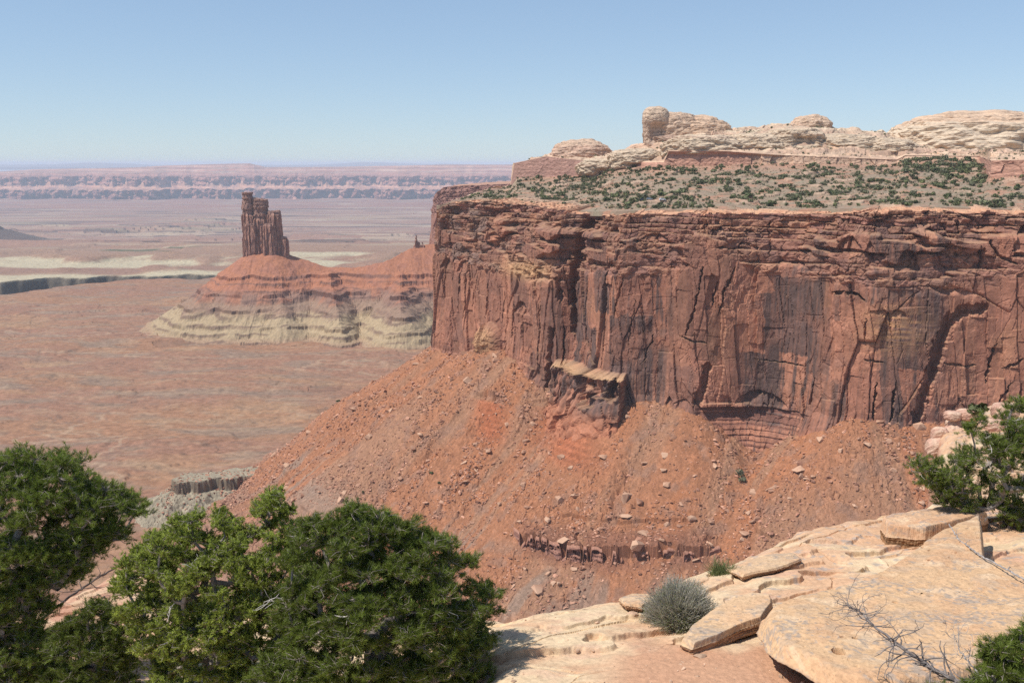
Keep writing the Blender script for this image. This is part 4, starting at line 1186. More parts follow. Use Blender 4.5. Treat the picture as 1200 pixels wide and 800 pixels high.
def dent2(X, Y, Z):
    g = np.exp(-((X - 1) / 9.5) ** 4 - ((Z + 4) / 8.5) ** 4) * (Y < 2)
    return X - 1.2 * sm(-12, 12, Z) + 0 * Y, Y + g * 7, Z - .18 * np.clip(X - 2, 0, 20)


k1 = blob("head", (hc[0] + .4, D - 6, hc[2]), (px(15.5, D), 14, px(24.5, D)), M_SLICK, dome_col((.58, .42, .29), (.50, .35, .25), 41, float(vz(139, D))), prow, e=3, ez=4, seed=41, amp=.06, ter=.05, terh=4, dent=dent2, nth=260, nph=150)
hc = at(814, 161, D)
k2 = blob("hump", (hc[0], D + 2, hc[2]), (px(44, D), 24, px(24, D)), M_SLICK, dome_col((.60, .42, .28), (.60, .40, .26), 43), prow, e=2.2, ez=2.3, seed=45, amp=.13, ter=.03, terh=3, nth=260, nph=150)
hc = at(800, 166, D - 12)
hc = at(793, 152, D)
k4 = blob("neck", (hc[0], D - 3, hc[2]), (px(23, D), 17, px(19, D)), M_SLICK, dome_col((.60, .42, .28), (.55, .38, .26), 46), prow, e=2.6, ez=2.6, seed=49, amp=.12, ter=.03, terh=3, nth=160, nph=90)
hc = at(800, 166, D - 12)
k3 = blob("shelf", (hc[0], D - 10, hc[2]), (px(36, D), 14, px(9, D)), M_SLICK, dome_col((.55, .37, .25), (.48, .32, .23), 44), prow, e=2.4, ez=2.6, seed=47, amp=.14, ter=.06, terh=3, nth=200, nph=90)
rebase(prow, [k1, k2, k3, k4])
D = 968
cb_ = at(950, 153, D)
blob_base("sandstone_dome", (cb_[0], D, cb_[2]), "low orange tinted sandstone knob in the middle of the pale ridge", "rock dome",
          lambda: blob("sandstone_dome", (cb_[0], D, cb_[2]), (px(23, D), 20, px(17.5, D)), M_SLICK, dome_col((.60, .41, .27), (.58, .40, .27), 51), e=2.2, ez=2.4, seed=51, amp=.13, ter=.02, terh=3.0, nth=260, nph=140))

# ledges and swells of slickrock that make up the ridge
def dent3(s):
    def f(X, Y, Z):
        g = np.exp(-((X - s[0]) / s[1]) ** 4 - ((Z - s[2]) / s[3]) ** 4) * (Y < 2)
        return X, Y + g * s[4], Z
    return f


for i, (u, vt, vb, rp, D, ry, dn, lab) in enumerate((
        (822, 159, 190, 47, 892, 27, (0, px(38, 890), -6.5, 4.2, 7), "long pale slickrock swell overhanging the smooth red wall below the blunt headed outcrop"),
        (884, 157, 186, 36, 898, 24, (-4, 10, -3, 3.5, 6), "pale rounded swell next along the ridge from the one over the red wall"),
        (930, 150, 180, 34, 902, 24, (4, 9, 2, 4, 8), "pale swell with a dark hollow right under the orange knob"),
        (988, 158, 188, 46, 905, 26, (8, 14, -4, 3, 5), "low broad pale swell in the dip between the orange knob and the big dome"),
        (1040, 163, 188, 34, 895, 22, (-6, 8, -4, 3, 5), "last low pale swell before the foot of the big dome"),
        (748, 175, 198, 34, 915, 22, (0, 14, -4, 3, 5), "small pale stepped swell below and before the blunt headed outcrop"),
        (706, 186, 204, 30, 935, 20, (0, 12, -3, 3, 4), "low tan swell in the saddle between the small dome and the blunt headed outcrop"))):
    c = at(u, (vt + vb) / 2 + 2, D); rz = px((vb - vt) / 2 + 3, D)
    blob_base("slickrock_swell", (c[0], D, c[2] - rz * .5), lab, "rock ledge",
              lambda: blob("slickrock_swell", (c[0], D, c[2] - 1), (px(rp, D), ry, rz), M_SLICK, dome_col((.56, .36, .25), (.57, .43, .295), 60 + i * 3), e=2.6, ez=2.8, seed=61 + i * 3, amp=.15, ter=.03, terh=3.2, nth=300, nph=130, dent=dent3(dn)))
# ------------------------------------------------------------------ plants and stones at a distance
def leaf_mat(name, trans=.25, rough=.7):
    m = bpy.data.materials.new(name); m.use_nodes = True
    n = m.node_tree.nodes; l = m.node_tree.links
    p = n["Principled BSDF"]; p.inputs["Roughness"].default_value = rough; p.inputs["Specular IOR Level"].default_value = .25
    a = n.new("ShaderNodeAttribute"); a.attribute_name = "Col"
    oi = n.new("ShaderNodeObjectInfo")
    mr = n.new("ShaderNodeMapRange"); mr.inputs[3].default_value = .78; mr.inputs[4].default_value = 1.22
    l.new(oi.outputs["Random"], mr.inputs[0])
    vm = n.new("ShaderNodeVectorMath"); vm.operation = 'SCALE'
    l.new(a.outputs["Color"], vm.inputs[0]); l.new(mr.outputs[0], vm.inputs["Scale"])
    l.new(vm.outputs[0], p.inputs["Base Color"])
    if trans:
        t = n.new("ShaderNodeBsdfTranslucent"); l.new(vm.outputs[0], t.inputs[0])
        mx = n.new("ShaderNodeMixShader"); mx.inputs[0].default_value = trans
        out = n["Material Output"]; l.new(p.outputs[0], mx.inputs[1]); l.new(t.outputs[0], mx.inputs[2]); l.new(mx.outputs[0], out.inputs[0])
    return m


M_SHRUB = leaf_mat("far_foliage", 0)
M_NEEDLE = leaf_mat("needles", .3, .55)
M_TWIG = rock_mat("grey_bark", scale=30, bump=.5, dist=.01, amt=.3)
RNG = np.random.RandomState(11)


def shrub_geo(rs, n=150, col=(.055, .085, .03)):
    nl = rs.randint(3, 6)
    L = rs.uniform(-.55, .55, (nl, 3)); L[:, 2] = rs.uniform(.35, .75, nl); Lr = rs.uniform(.35, .6, nl)
    k = rs.randint(0, nl, n)
    v = rs.normal(size=(n, 3)); v /= np.linalg.norm(v, axis=1)[:, None]
    c = L[k] + v * Lr[k][:, None] * rs.uniform(.6, 1.05, n)[:, None]
    c[:, 2] = np.abs(c[:, 2])
    a = rs.normal(size=(n, 3)); a /= np.linalg.norm(a, axis=1)[:, None]; b = np.cross(a, v + .01); b /= np.linalg.norm(b, axis=1)[:, None] + 1e-6
    s = rs.uniform(.12, .24, n)[:, None]
    V = np.stack([c + a * s, c + b * s, c - a * s, c - b * s], 1)
    cc = np.array(col) * rs.uniform(.65, 1.4, n)[:, None]
    return V, cc


def quads_mesh(name, V, cc):
    n = len(V)
    return mesh_from(name, V.reshape(-1, 3), np.arange(n * 4).reshape(n, 4), fcol=cc)


# where things may stand
UVm = (600 + FPX * (Xm / Dm) / ((CP + SP * 0) + 0) * 1.0)


def project(P):
    dpt = P[..., 1] * CP - P[..., 2] * SP
    return 600 + FPX * P[..., 0] / dpt, 400 - FPX * (P[..., 1] * SP + P[..., 2] * CP) / dpt


Um_, Vm_ = project(Xmesa)
Ut_, Vt_ = project(Xta)


def on_sheet(X, U, V, u, v, nearest=True):
    dd = (U - u) ** 2 + (V - v) ** 2
    m = dd < 9
    if not m.any(): i = np.argmin(dd)
    else: i = np.argmin(np.where(m, X[..., 1], 1e9))
    return X.reshape(-1, 3)[i].astype(float)


rs = np.random.RandomState(3)
sh_meshes = []
for i in range(7):
    V, cc = shrub_geo(np.random.RandomState(50 + i), 150, [(.13, .14, .06), (.11, .125, .05), (.15, .155, .08), (.13, .14, .055), (.17, .165, .095), (.075, .09, .035), (.14, .15, .07)][i])
    me = quads_mesh("juniper_bush", V, cc); me.materials.append(M_SHRUB); sh_meshes.append((me, V, cc))
cand = []
# scattered by area density over the scrub and, thinly, over the slickrock
okc = (Um_ > 540) & (Um_ < 1225)
w = np.zeros(Um_.shape)
dens_n = fbm(Xm / 26, Dm / 26, 701, 3)
w += onf * (Km > .03) * (0.4 + 2.2 * sm(-.1, .35, dens_n)) * (.35 + .65 * sm(560, 640, Um_))
w += (ons & (Km < 2.85)) * .3 * (1 + 3 * (dens_n > .1)) * (Km > 2.03)
w += onf * 2.6 * sm(-.15, .3, fbm(Xm / 14, Dm / 14, 702, 2)) * sm(1040, 1075, Um_) * sm(1165, 1150, Um_) * sm(.62, .72, Km) * (Km < .985)
area = np.abs(np.gradient(Dm, axis=0)) * Dm
w = w * okc * np.clip(area, 0, None)
pw = (w / w.sum()).ravel()
NS = 4200
pick = rs.choice(pw.size, NS, p=pw, replace=False)
pos = Xmesa.reshape(-1, 3)[pick] + rs.uniform(-.4, .4, (NS, 3)) * [1, 1, 0]
kk = Km.ravel()[pick]; uu_ = Um_.ravel()[pick]
siz = (.55 + 2.3 * rs.rand(NS) ** 2.2) * np.where(kk > 2, .62, 1.0)
siz = np.where((uu_ > 1060) & (uu_ < 1155) & (kk > .6) & (kk < 1), siz * 1.15 + .3, siz)
siz = np.where((kk < .35) & (rs.rand(NS) < .2), siz * 1.3, siz)
big = np.argsort(-siz / pos[:, 1])
for i in big[:300]:
    o = bpy.data.objects.new("juniper_bush", sh_meshes[rs.randint(7)][0]); C.objects.link(o)
    s = siz[i]; o.location = pos[i] - [0, 0, .12 * s]; o.scale = (s, s, s * rs.uniform(.75, 1.15)); o.rotation_euler = (0, 0, rs.rand() * 6.28)
    tag(o, "dark green juniper bush growing on the distant mesa top above the cliff", "bush", "juniper bushes scattered over the mesa top")
Vs = []; Cs = []
for i in big[300:]:
    _, V, cc = sh_meshes[rs.randint(7)]
    k = rs.permutation(len(V))[:70]
    a = rs.rand() * 6.28; s = siz[i]; R = np.array([[cos(a), sin(a), 0], [-sin(a), cos(a), 0], [0, 0, 1]])
    Vs.append((V[k] @ R) * s * 1.05 + pos[i] - [0, 0, .1]); Cs.append(cc[k] * rs.uniform(.7, 1.2))
# low grey scrub between them
NG = 12000
pick = rs.choice(pw.size, NG, p=pw, replace=False)
pg = Xmesa.reshape(-1, 3)[pick] + rs.uniform(-.5, .5, (NG, 3)) * [1, 1, 0]
for i in range(NG):
    V, cc = sh_meshes[i % 7][1:]
    k = rs.randint(0, len(V), 12)
    Vs.append(V[k] * rs.uniform(.4, 1.0) * [1.2, 1.2, .8] * np.array([1, 1, 1]) + pg[i]); Cs.append(cc[k] * np.array([1.45, 1.3, 1.3]) * rs.uniform(.7, 1.2))
me = quads_mesh("low_scrub", np.concatenate(Vs), np.concatenate(Cs))
tag(link("low_scrub", me, M_SHRUB), "low grey green scrub between the junipers on the mesa top", "scrub", kind='stuff')


# ---- stones
def hull_mesh(name, rs, flat=.6, n=16):
    import bmesh
    P = rs.normal(size=(n, 3)); P /= np.linalg.norm(P, axis=1)[:, None]; P *= rs.uniform(.75, 1.15, (n, 1))
    P = np.sign(P) * np.abs(P) ** .75
    P *= [1, rs.uniform(.6, .95), flat * rs.uniform(.7, 1.2)]
    bm = bmesh.new()
    for p in P: bm.verts.new(p)
    r = bmesh.ops.convex_hull(bm, input=bm.verts[:])
    for v in [v for v in bm.verts if not v.link_faces]: bm.verts.remove(v)
    bmesh.ops.triangulate(bm, faces=bm.faces[:])
    bm.verts.ensure_lookup_table()
    V = np.array([v.co[:] for v in bm.verts]); F = np.array([[v.index for v in f.verts] for f in bm.faces])
    me = bpy.data.meshes.new(name); bm.to_mesh(me); bm.free()
    return me, V, F


def stone_mat(name, c1, c2, scale=.8):
    m = bpy.data.materials.new(name); m.use_nodes = True
    n = m.node_tree.nodes; l = m.node_tree.links; p = n["Principled BSDF"]; p.inputs["Roughness"].default_value = .95; p.inputs["Specular IOR Level"].default_value = .15
    oi = n.new("ShaderNodeObjectInfo"); tc = n.new("ShaderNodeTexCoord"); nz = n.new("ShaderNodeTexNoise"); nz.inputs["Scale"].default_value = scale; nz.inputs["Detail"].default_value = 6
    l.new(tc.outputs["Object"], nz.inputs["Vector"])
    ad = n.new("ShaderNodeMath"); ad.operation = 'MULTIPLY_ADD'; ad.inputs[1].default_value = .6; l.new(oi.outputs["Random"], ad.inputs[0]); l.new(nz.outputs[0], ad.inputs[2])
    cr = n.new("ShaderNodeValToRGB"); cr.color_ramp.elements[0].position = .35; cr.color_ramp.elements[0].color = (*c1, 1); cr.color_ramp.elements[1].position = 1.1 if False else 1.0; cr.color_ramp.elements[1].color = (*c2, 1)
    l.new(ad.outputs[0], cr.inputs[0]); l.new(cr.outputs[0], p.inputs["Base Color"])
    b = n.new("ShaderNodeBump"); b.inputs["Strength"].default_value = .5; b.inputs["Distance"].default_value = .3; l.new(nz.outputs[0], b.inputs["Height"]); l.new(b.outputs[0], p.inputs["Normal"])
    return m


M_BOULD = stone_mat("talus_boulder", (.30, .145, .09), (.52, .32, .21))
st_m = []
for i in range(14):
    me, V, F = hull_mesh("boulder", np.random.RandomState(80 + i), [.55, .75, .4][i % 3]); me.materials.append(M_BOULD); st_m.append((me, V, F))
wt = ((Ut_ > 180) & (Ut_ < 1110) & (Vt_ < 735) & (Zt > -286) & (BD > 3)) * (np.abs(np.gradient(Xt, axis=1)) * np.abs(np.gradient(Yt, axis=0))) * (.25 + 1.6 * roughm ** 2 + .5 * sm(-.1, .3, fbm(Xt / 30, Yt / 30, 711, 2))) * (1 - .9 * exr) * (.35 + 1.6 * sm(-.1, .3, strk))
wt = (wt / wt.sum()).ravel()
NB = 27000
pick = rs.choice(wt.size, NB, p=wt, replace=False)
pb_ = Xta.reshape(-1, 3)[pick]
sb_ = .72 * (1 / np.maximum(rs.rand(NB), 1e-4)) ** .28
sb_ = np.clip(sb_, .6, 4.2)
order = np.argsort(-sb_ / pb_[:, 1])
big_named = [  # u, v, radius m, flatness scale, mesh, label
    (733, 583, 3.6, 1.5, 1, "pointed pale boulder upright on the talus beside a broad low one"), (749, 585, 4.6, .8, 4, "broad low boulder casting a wedge of shade on the middle talus"),
    (734, 602, 4.2, .55, 2, "long flat tan slab lying above the dark ledge band"), (745, 643, 6.2, 1.1, 7, "big rugged brown boulder below the end of the dark ledge band"),
    (755, 622, 4.2, .7, 5, "grey brown block perched at the end of the dark ledge band"), (657, 534, 3.2, 1.1, 10, "lone pointed boulder under the smooth bare red patch"),
    (617, 592, 2.6, .8, 8, "squat tan boulder just above the start of the dark ledge band"), (609, 609, 2.6, .9, 3, "rounded tan boulder at the start of the dark ledge band"),
    (755, 540, 3.0, .8, 9, "flat topped boulder high on the middle talus in a loose cluster"), (777, 548, 2.6, .8, 6, "dark edged boulder uphill of the gully on the talus"),
    (783, 566, 3.6, .9, 11, "split boulder with a dark lower edge beside the gully"), (707, 533, 3.6, .7, 12, "tilted slab boulder among debris on the upper talus"),
    (812, 606, 3.6, 1.0, 13, "blocky pale boulder where the two talus slopes meet"), (871, 622, 3.8, .6, 2, "wide flat slab low on the talus near the bright rim rock"),
    (432, 510, 4.2, 1.1, 0, "large pale rectangular boulder on the outer talus spur"), (354, 578, 3.6, .9, 4, "pale cream boulder low on the talus spur above the trees"),
    (937, 548, 4.6, .8, 5, "dark sided boulder group lead block on the near talus fan"), (944, 560, 2.6, .8, 9, "smaller block just below the dark sided boulder on the near fan"),
    (1003, 570, 2.4, .9, 1, "grey boulder alone on the smooth lower fan near the rim"), (485, 503, 2.4, 1.0, 7, "small upright boulder midway up the outer talus"),
    (1017, 518, 3.0, .6, 12, "low wide boulder near the top of the near talus fan")]
for (u, v, s, fz, k, lab) in big_named:
    P = on_sheet(Xta, Ut_, Vt_, u, v)
    o = bpy.data.objects.new("boulder", st_m[k][0]); C.objects.link(o)
    o.location = P + [0, 0, .18 * s * fz]; s = s * 1.15; o.scale = (s * .8, s * .8, s * fz * .8); o.rotation_euler = (rs.uniform(-.25, .25), rs.uniform(-.25, .25), rs.rand() * 6.28)
    tag(o, lab, "boulder", "boulders lying on the talus")
for i in order[:279]:
    s = sb_[i]
    o = bpy.data.objects.new("boulder", st_m[rs.randint(14)][0]); C.objects.link(o)
    o.location = pb_[i] + [0, 0, .12 * s]; o.scale = (s, s * rs.uniform(.7, 1.1), s * rs.uniform(.6, 1.1)); o.rotation_euler = (rs.uniform(-.5, .5), rs.uniform(-.5, .5), rs.rand() * 6.28)
    tag(o, "weathered red brown boulder among many on the talus below the cliff", "boulder", "boulders lying on the talus")
Vs = []; Fs = []; Cs = []; base_i = 0
for i in order[279:]:
    _, V, F = st_m[rs.randint(14)]
    a = rs.rand() * 6.28; b = rs.uniform(-.6, .6); s = sb_[i]
    R = np.array([[cos(a), sin(a), 0], [-sin(a), cos(a), 0], [0, 0, 1]]) @ np.array([[1, 0, 0], [0, cos(b), sin(b)], [0, -sin(b), cos(b)]])
    Vs.append((V * [1, rs.uniform(.7, 1), rs.uniform(.6, 1)]) @ R * s + pb_[i] + [0, 0, .1 * s]); Fs.append(F + base_i); base_i += len(V)
    c = np.array([.38, .185, .12]) * rs.uniform(.6, 1.25); c = c * (1 - .45 * rs.rand() ** 2) + np.array([.50, .33, .22]) * .45 * rs.rand() ** 2
    Cs.append(np.repeat(c[None], len(V), 0))
me = mesh_from("rubble", np.concatenate(Vs), np.concatenate(Fs), np.concatenate(Cs), nside=3)
tag(link("rubble", me, M_STONE), "loose red rubble strewn over the talus", "rubble", kind='stuff')

# a few dark bushes and green scrub on the talus
for (u, v, s, k, lab) in ((394, 467, 1.9, 5, "dark bush on the skyline edge of the outer talus spur"), (506, 552, 1.6, 5, "upper of two small dark bushes on the middle of the talus"), (514, 564, 1.5, 5, "lower of two small dark bushes on the middle of the talus"),
                    (867, 553, 3.0, 4, "upper grey green bush in the gully under the layered shelf"), (872, 561, 2.6, 4, "lower grey green bush in the gully under the layered shelf"), (427, 575, 1.2, 5, "tiny dark bush low on the talus above the trees"), (420, 581, 1.1, 5, "second tiny dark bush low on the talus above the trees")):
    P = on_sheet(Xta, Ut_, Vt_, u, v)
    o = bpy.data.objects.new("talus_bush", sh_meshes[k][0]); C.objects.link(o); o.location = P - [0, 0, .1]; o.scale = (s, s, s); o.rotation_euler = (0, 0, rs.rand() * 6)
    tag(o, lab, "bush")

# ------------------------------------------------------------------ cars parked on the mesa
def paint(name, c, rough=.35, metal=0.0):
    m = bpy.data.materials.new(name); m.use_nodes = True; n = m.node_tree.nodes; l = m.node_tree.links; p = n["Principled BSDF"]
    nz = n.new("ShaderNodeTexNoise"); nz.inputs["Scale"].default_value = 3; nz.inputs["Detail"].default_value = 5
    cr = n.new("ShaderNodeValToRGB"); cr.color_ramp.elements[0].color = (*[x * .85 for x in c], 1); cr.color_ramp.elements[1].color = (*c, 1)
    l.new(nz.outputs[0], cr.inputs[0]); l.new(cr.outputs[0], p.inputs["Base Color"])
    p.inputs["Roughness"].default_value = rough; p.inputs["Metallic"].default_value = metal
    return m


M_WHT = paint("white_paint", (.78, .78, .78)); M_SLV = paint("grey_paint", (.22, .26, .30)); M_DRK = paint("dark_paint", (.05, .06, .08))
M_GLS = paint("car_glass", (.03, .04, .05), .1); M_TYR = paint("tyre_rubber", (.02, .02, .02), .8); M_RIM = paint("rim_metal", (.5, .5, .5), .4, .8)


def prism(name, prof, w0, w1f, mat, parent, off=(0, 0, 0)):
    """profile in x,z extruded along y; w1f gives half width per point"""
    n = len(prof); V = []
    for sgn in (-1, 1):
        for (x, z) in prof: V.append((x, sgn * w1f(z), z))
    F = [tuple(range(n)), tuple(range(2 * n - 1, n - 1, -1))] + [(i, i + n, (i + 1) % n + n, (i + 1) % n) for i in range(n)]
    me = bpy.data.meshes.new(name); me.from_pydata(V, [], F); me.update()
    return link(name, me, mat, parent)


def make_car(loc, rz, mat, label, tall=0.0):
    root = empty("parked_car", loc); root.rotation_euler = (0, 0, rz)
    tag(root, label, "car", "cars parked on the mesa")
    wf = lambda z: .9 if z < .95 else .9 - (z - .95) * .28
    prism("body", [(-2.25, .35), (2.25, .35), (2.32, .6), (2.2, .88), (1.15, .98), (-2.1, 1.0 + tall * .1), (-2.3, .8)], 0, wf, mat, root)
    prism("cabin", [(1.1, .975), (.45, 1.45 + tall), (-1.5, 1.48 + tall), (-2.05, .99)], 0, lambda z: .84 if z < 1.1 else .68, mat, root)
    for s in (-1, 1):
        me = bpy.data.meshes.new("side_window"); y0, y1 = s * .845, s * .70
        me.from_pydata([(.9, y0 * .985, 1.08), (-1.7, y0 * .985, 1.08), (-1.4, y1, 1.40 + tall), (.42, y1, 1.40 + tall)], [], [(0, 1, 2, 3)]); link("side_window", me, M_GLS, root)
    me = bpy.data.meshes.new("windscreen"); me.from_pydata([(1.03, .72, 1.06), (1.03, -.72, 1.06), (.52, -.62, 1.41 + tall), (.52, .62, 1.41 + tall)], [], [(0, 1, 2, 3)]); link("windscreen", me, M_GLS, root)
    import bmesh
    for x in (-1.4, 1.42):
        for s in (-1, 1):
            bm = bmesh.new(); bmesh.ops.create_cone(bm, cap_ends=True, segments=18, radius1=.33, radius2=.33, depth=.22)
            me = bpy.data.meshes.new("wheel"); bm.to_mesh(me); bm.free(); w_ = link("wheel", me, M_TYR, root); w_.rotation_euler = (pi / 2, 0, 0); w_.location = (x, s * .84, .33)
            bm = bmesh.new(); bmesh.ops.create_cone(bm, cap_ends=True, segments=14, radius1=.19, radius2=.17, depth=.24)
            me = bpy.data.meshes.new("rim"); bm.to_mesh(me); bm.free(); link("rim", me, M_RIM, w_)
    for s in (-1, 1):
        me = bpy.data.meshes.new("headlight"); me.from_pydata([(2.33, s * .5, .62), (2.33, s * .8, .62), (2.25, s * .8, .8), (2.25, s * .5, .8)], [], [(0, 1, 2, 3)]); link("headlight", me, M_RIM, root)


for (u, v, rz, m, lab, tl) in ((752, 232.5, .2, M_DRK, "dark vehicle parked among the junipers, leftmost of three", .2), (760, 231.5, -.3, M_SLV, "blue grey vehicle parked in the middle of three on the mesa", .25), (775, 233.5, .1, M_WHT, "white vehicle parked among the junipers, rightmost of three", .1)):
    P = on_sheet(Xmesa, Um_, Vm_, u, v)
    make_car((P[0], P[1], P[2] + .05), rz, m, lab, tl)
# ------------------------------------------------------------------ the near rim: slickrock ledge at our feet
def gplane(x, y):
    return -4.0 - .1 * (y - 7.2) - 1.25 * sm(0.1, -2.2, x) * sm(30, 10, y)


def near_at(u, v, raise_=0.0):
    """point of the near ground under photo point u, v"""
    D = 9.0; s = float(slope_v(v)); t = float(tx(u, v))
    for _ in range(60):
        z = gplane(t * D, D) + raise_
        D = .5 * D + .5 * (z / s)
    return np.array([t * D, D, gplane(t * D, D) + raise_])


rim_uv = [(-60, 735), (0, 718), (60, 700), (110, 676), (150, 655), (190, 668), (250, 700), (330, 720), (420, 722), (520, 722), (600, 716), (640, 706), (700, 694), (742, 689), (765, 684), (790, 672), (815, 661), (850, 650), (880, 641), (905, 629), (930, 618), (950, 612), (975, 608), (1000, 603), (1035, 595), (1050, 592), (1075, 585), (1100, 577), (1110, 562), (1106, 550)]
RPn = np.array([near_at(u, v)[:2] for u, v in rim_uv] + [list(at(1102, 538, 19.5)[:2]), list(at(1124, 526, 22.5)[:2]), [16, 27]])
RPn[0] = [-9, 12]
tn = np.concatenate([np.arange(-.66, -.02, .0022), np.arange(-.02, .60, .00095)])
Dn_ = np.concatenate([np.arange(2.0, 6.2, .06), np.arange(6.2, 12.5, .0085), np.arange(12.5, 17, .016), np.arange(17, 27, .06)])
Yn = np.repeat(Dn_[:, None], len(tn), 1); Xn = Yn * tn[None, :]


def sdf_poly(X, Y, P):
    """distance to an open polyline, signed: positive on its right (towards the camera)"""
    best = np.full(X.shape, 1e9); sg = np.ones(X.shape)
    for a, b in zip(P[:-1], P[1:]):
        dx, dy = b - a
        t = np.clip(((X - a[0]) * dx + (Y - a[1]) * dy) / (dx * dx + dy * dy + 1e-9), 0, 1)
        ex = X - a[0] - t * dx; ey = Y - a[1] - t * dy
        dd = np.hypot(ex, ey); m = dd < best
        best = np.where(m, dd, best); sg = np.where(m, np.sign(-(dx * ey - dy * ex)), sg)
    poly = np.vstack([P, [[P[-1][0], -6], [P[0][0], -6]]])
    return best * np.where(in_poly(X.ravel(), Y.ravel(), poly).reshape(X.shape), 1.0, -1.0)


wxn = Xn + .10 * fbm(Xn / .7, Yn / .7, 801, 3); wyn = Yn + .10 * fbm(Xn / .7 + 5, Yn / .7, 802, 3)
E = sdf_poly(wxn, wyn, RPn)
Zn = gplane(Xn, Yn)
und = fbm(Xn / 2.3, Yn / 1.5, 803, 3)
Zn = Zn + .09 * und + .010 * fbm(Xn / .16, Yn / .16, 804, 3)
# thin beds that peel back from the rim, following its line
fldv = E * 1.0 + .55 * fbm(Xn / 1.6, Yn / 1.1, 805, 3) + .12 * fbm(Xn / .6, Yn / .5, 807, 2) + .035 * fbm(Xn / .16, Yn / .16, 806, 3)
for k, (lv, h) in enumerate(((.22, .035), (.55, .045), (.95, .06), (1.3, .04), (1.75, .06), (2.2, .05))):
    msk = sm(-.25, .1, fbm(Xn / 1.1 + k * 9, Yn / 1.1, 810 + k, 2) + .12)
    Zn = Zn - h * sm(lv, lv + .03, fldv) * msk + h * .9 * sm(lv, lv + .7, fldv) * msk
# rounded lip, then the drop
Zn = Zn - .10 * sm(.55, 0, E) ** 2 - .35 * np.clip(.06 - E, 0, 2.0) ** 1.0 * 3.0 - 9 * np.clip(-.06 - E, 0, 40)
Zn = np.maximum(Zn, -60)
# pits and hairline joints
jv = voro(Xn / 1.7 + .2 * fbm(Xn, Yn, 820, 2), Yn / .9 + .2 * fbm(Xn, Yn, 821, 2), 822)
Zn = Zn - .02 * np.exp(-(jv[1] / .012) ** 2) * (jv[2] > .35) * (E > 0)
pt = voro(Xn / .42, Yn / .42, 823)
Zn = Zn - .018 * sm(.09, .04, pt[0]) * (pt[2] > .75) * (E > .1)
# sand lying in the low part
u_n, v_n = project(np.stack([Xn, Yn, Zn], -1))
sandm = sm(690, 780, u_n + .3 * (v_n - 700)) * sm(748, 772, v_n + 9 * fbm(Xn / .5, Yn / .5, 824, 3) * 2 - .02 * (u_n - 800)) * sm(1150, 1050, u_n)
sandm = np.clip(sandm, 0, 1) * sm(.15, .4, E)
Zn = Zn * (1 - sandm) + (gplane(Xn, Yn) + .012 + .006 * fbm(Xn / .07, Yn / .07, 825, 3) + .03 * und) * sandm
cream = colr(.64, .475, .30); orr = colr(.58, .345, .205); pink = colr(.55, .33, .23); gryl = colr(.36, .31, .27)
cn = np.ones(Xn.shape + (1,)) * cream
cn = mixc(cn, orr, sm(-.1, .45, fbm(Xn / .9, Yn / .5, 831, 4) + .35 * sm(820, 980, u_n)) * .85)
cn = mixc(cn, pink, sm(.05, .5, fbm(Xn / .5 + 3, Yn / .35, 832, 4)) * .5)
cn = mixc(cn, cream * 1.08, sm(.1, .4, fbm(Xn / .35, Yn / .2, 833, 3)) * .5 * sm(1000, 700, u_n))
strn = np.sin(fldv * 26 + 3 * fbm(Xn / .6, Yn / .6, 834, 3))
cn = bright(cn, 1 + .05 * strn + .10 * fbm(Xn / .05, Yn / .05, 835, 3))
cn = mixc(cn, gryl, sm(.25, .45, fbm(Xn / .16, Yn / .12, 836, 4) + .25 * fbm(Xn / 1.2, Yn / .8, 837, 2)) * .7 * sm(780, 900, u_n))
cn = mixc(cn, colr(.50, .275, .165), sandm * .95)
cn = mixc(cn, colr(.42, .22, .15), sm(.0, -.08, E) * .8)
redl = sm(260, 120, u_n)
cn = mixc(cn, colr(.46, .235, .155), redl * (.35 + .5 * sm(-.1, .3, fbm(Xn / .4, Yn / .4, 838, 3))))
edge_d = np.gradient(Zn, axis=0) / np.gradient(Yn, axis=0)
kE = (E > np.where(Yn > 13, -.14, -.5))
nearg = grid_obj("rim_rock", np.stack([Xn, Yn, Zn], -1), cn, M_NEAR, mask=(kE[:-1, :-1] | kE[1:, 1:]), smooth=False)
tag(nearg, kind='structure')


def zn_at(x, y):
    """height of the rim rock under x, y"""
    t = x / y
    i = int(np.clip(np.searchsorted(Dn_, y), 0, len(Dn_) - 1)); j = int(np.clip(np.searchsorted(tn, t), 0, len(tn) - 1))
    return float(Zn[i, j])


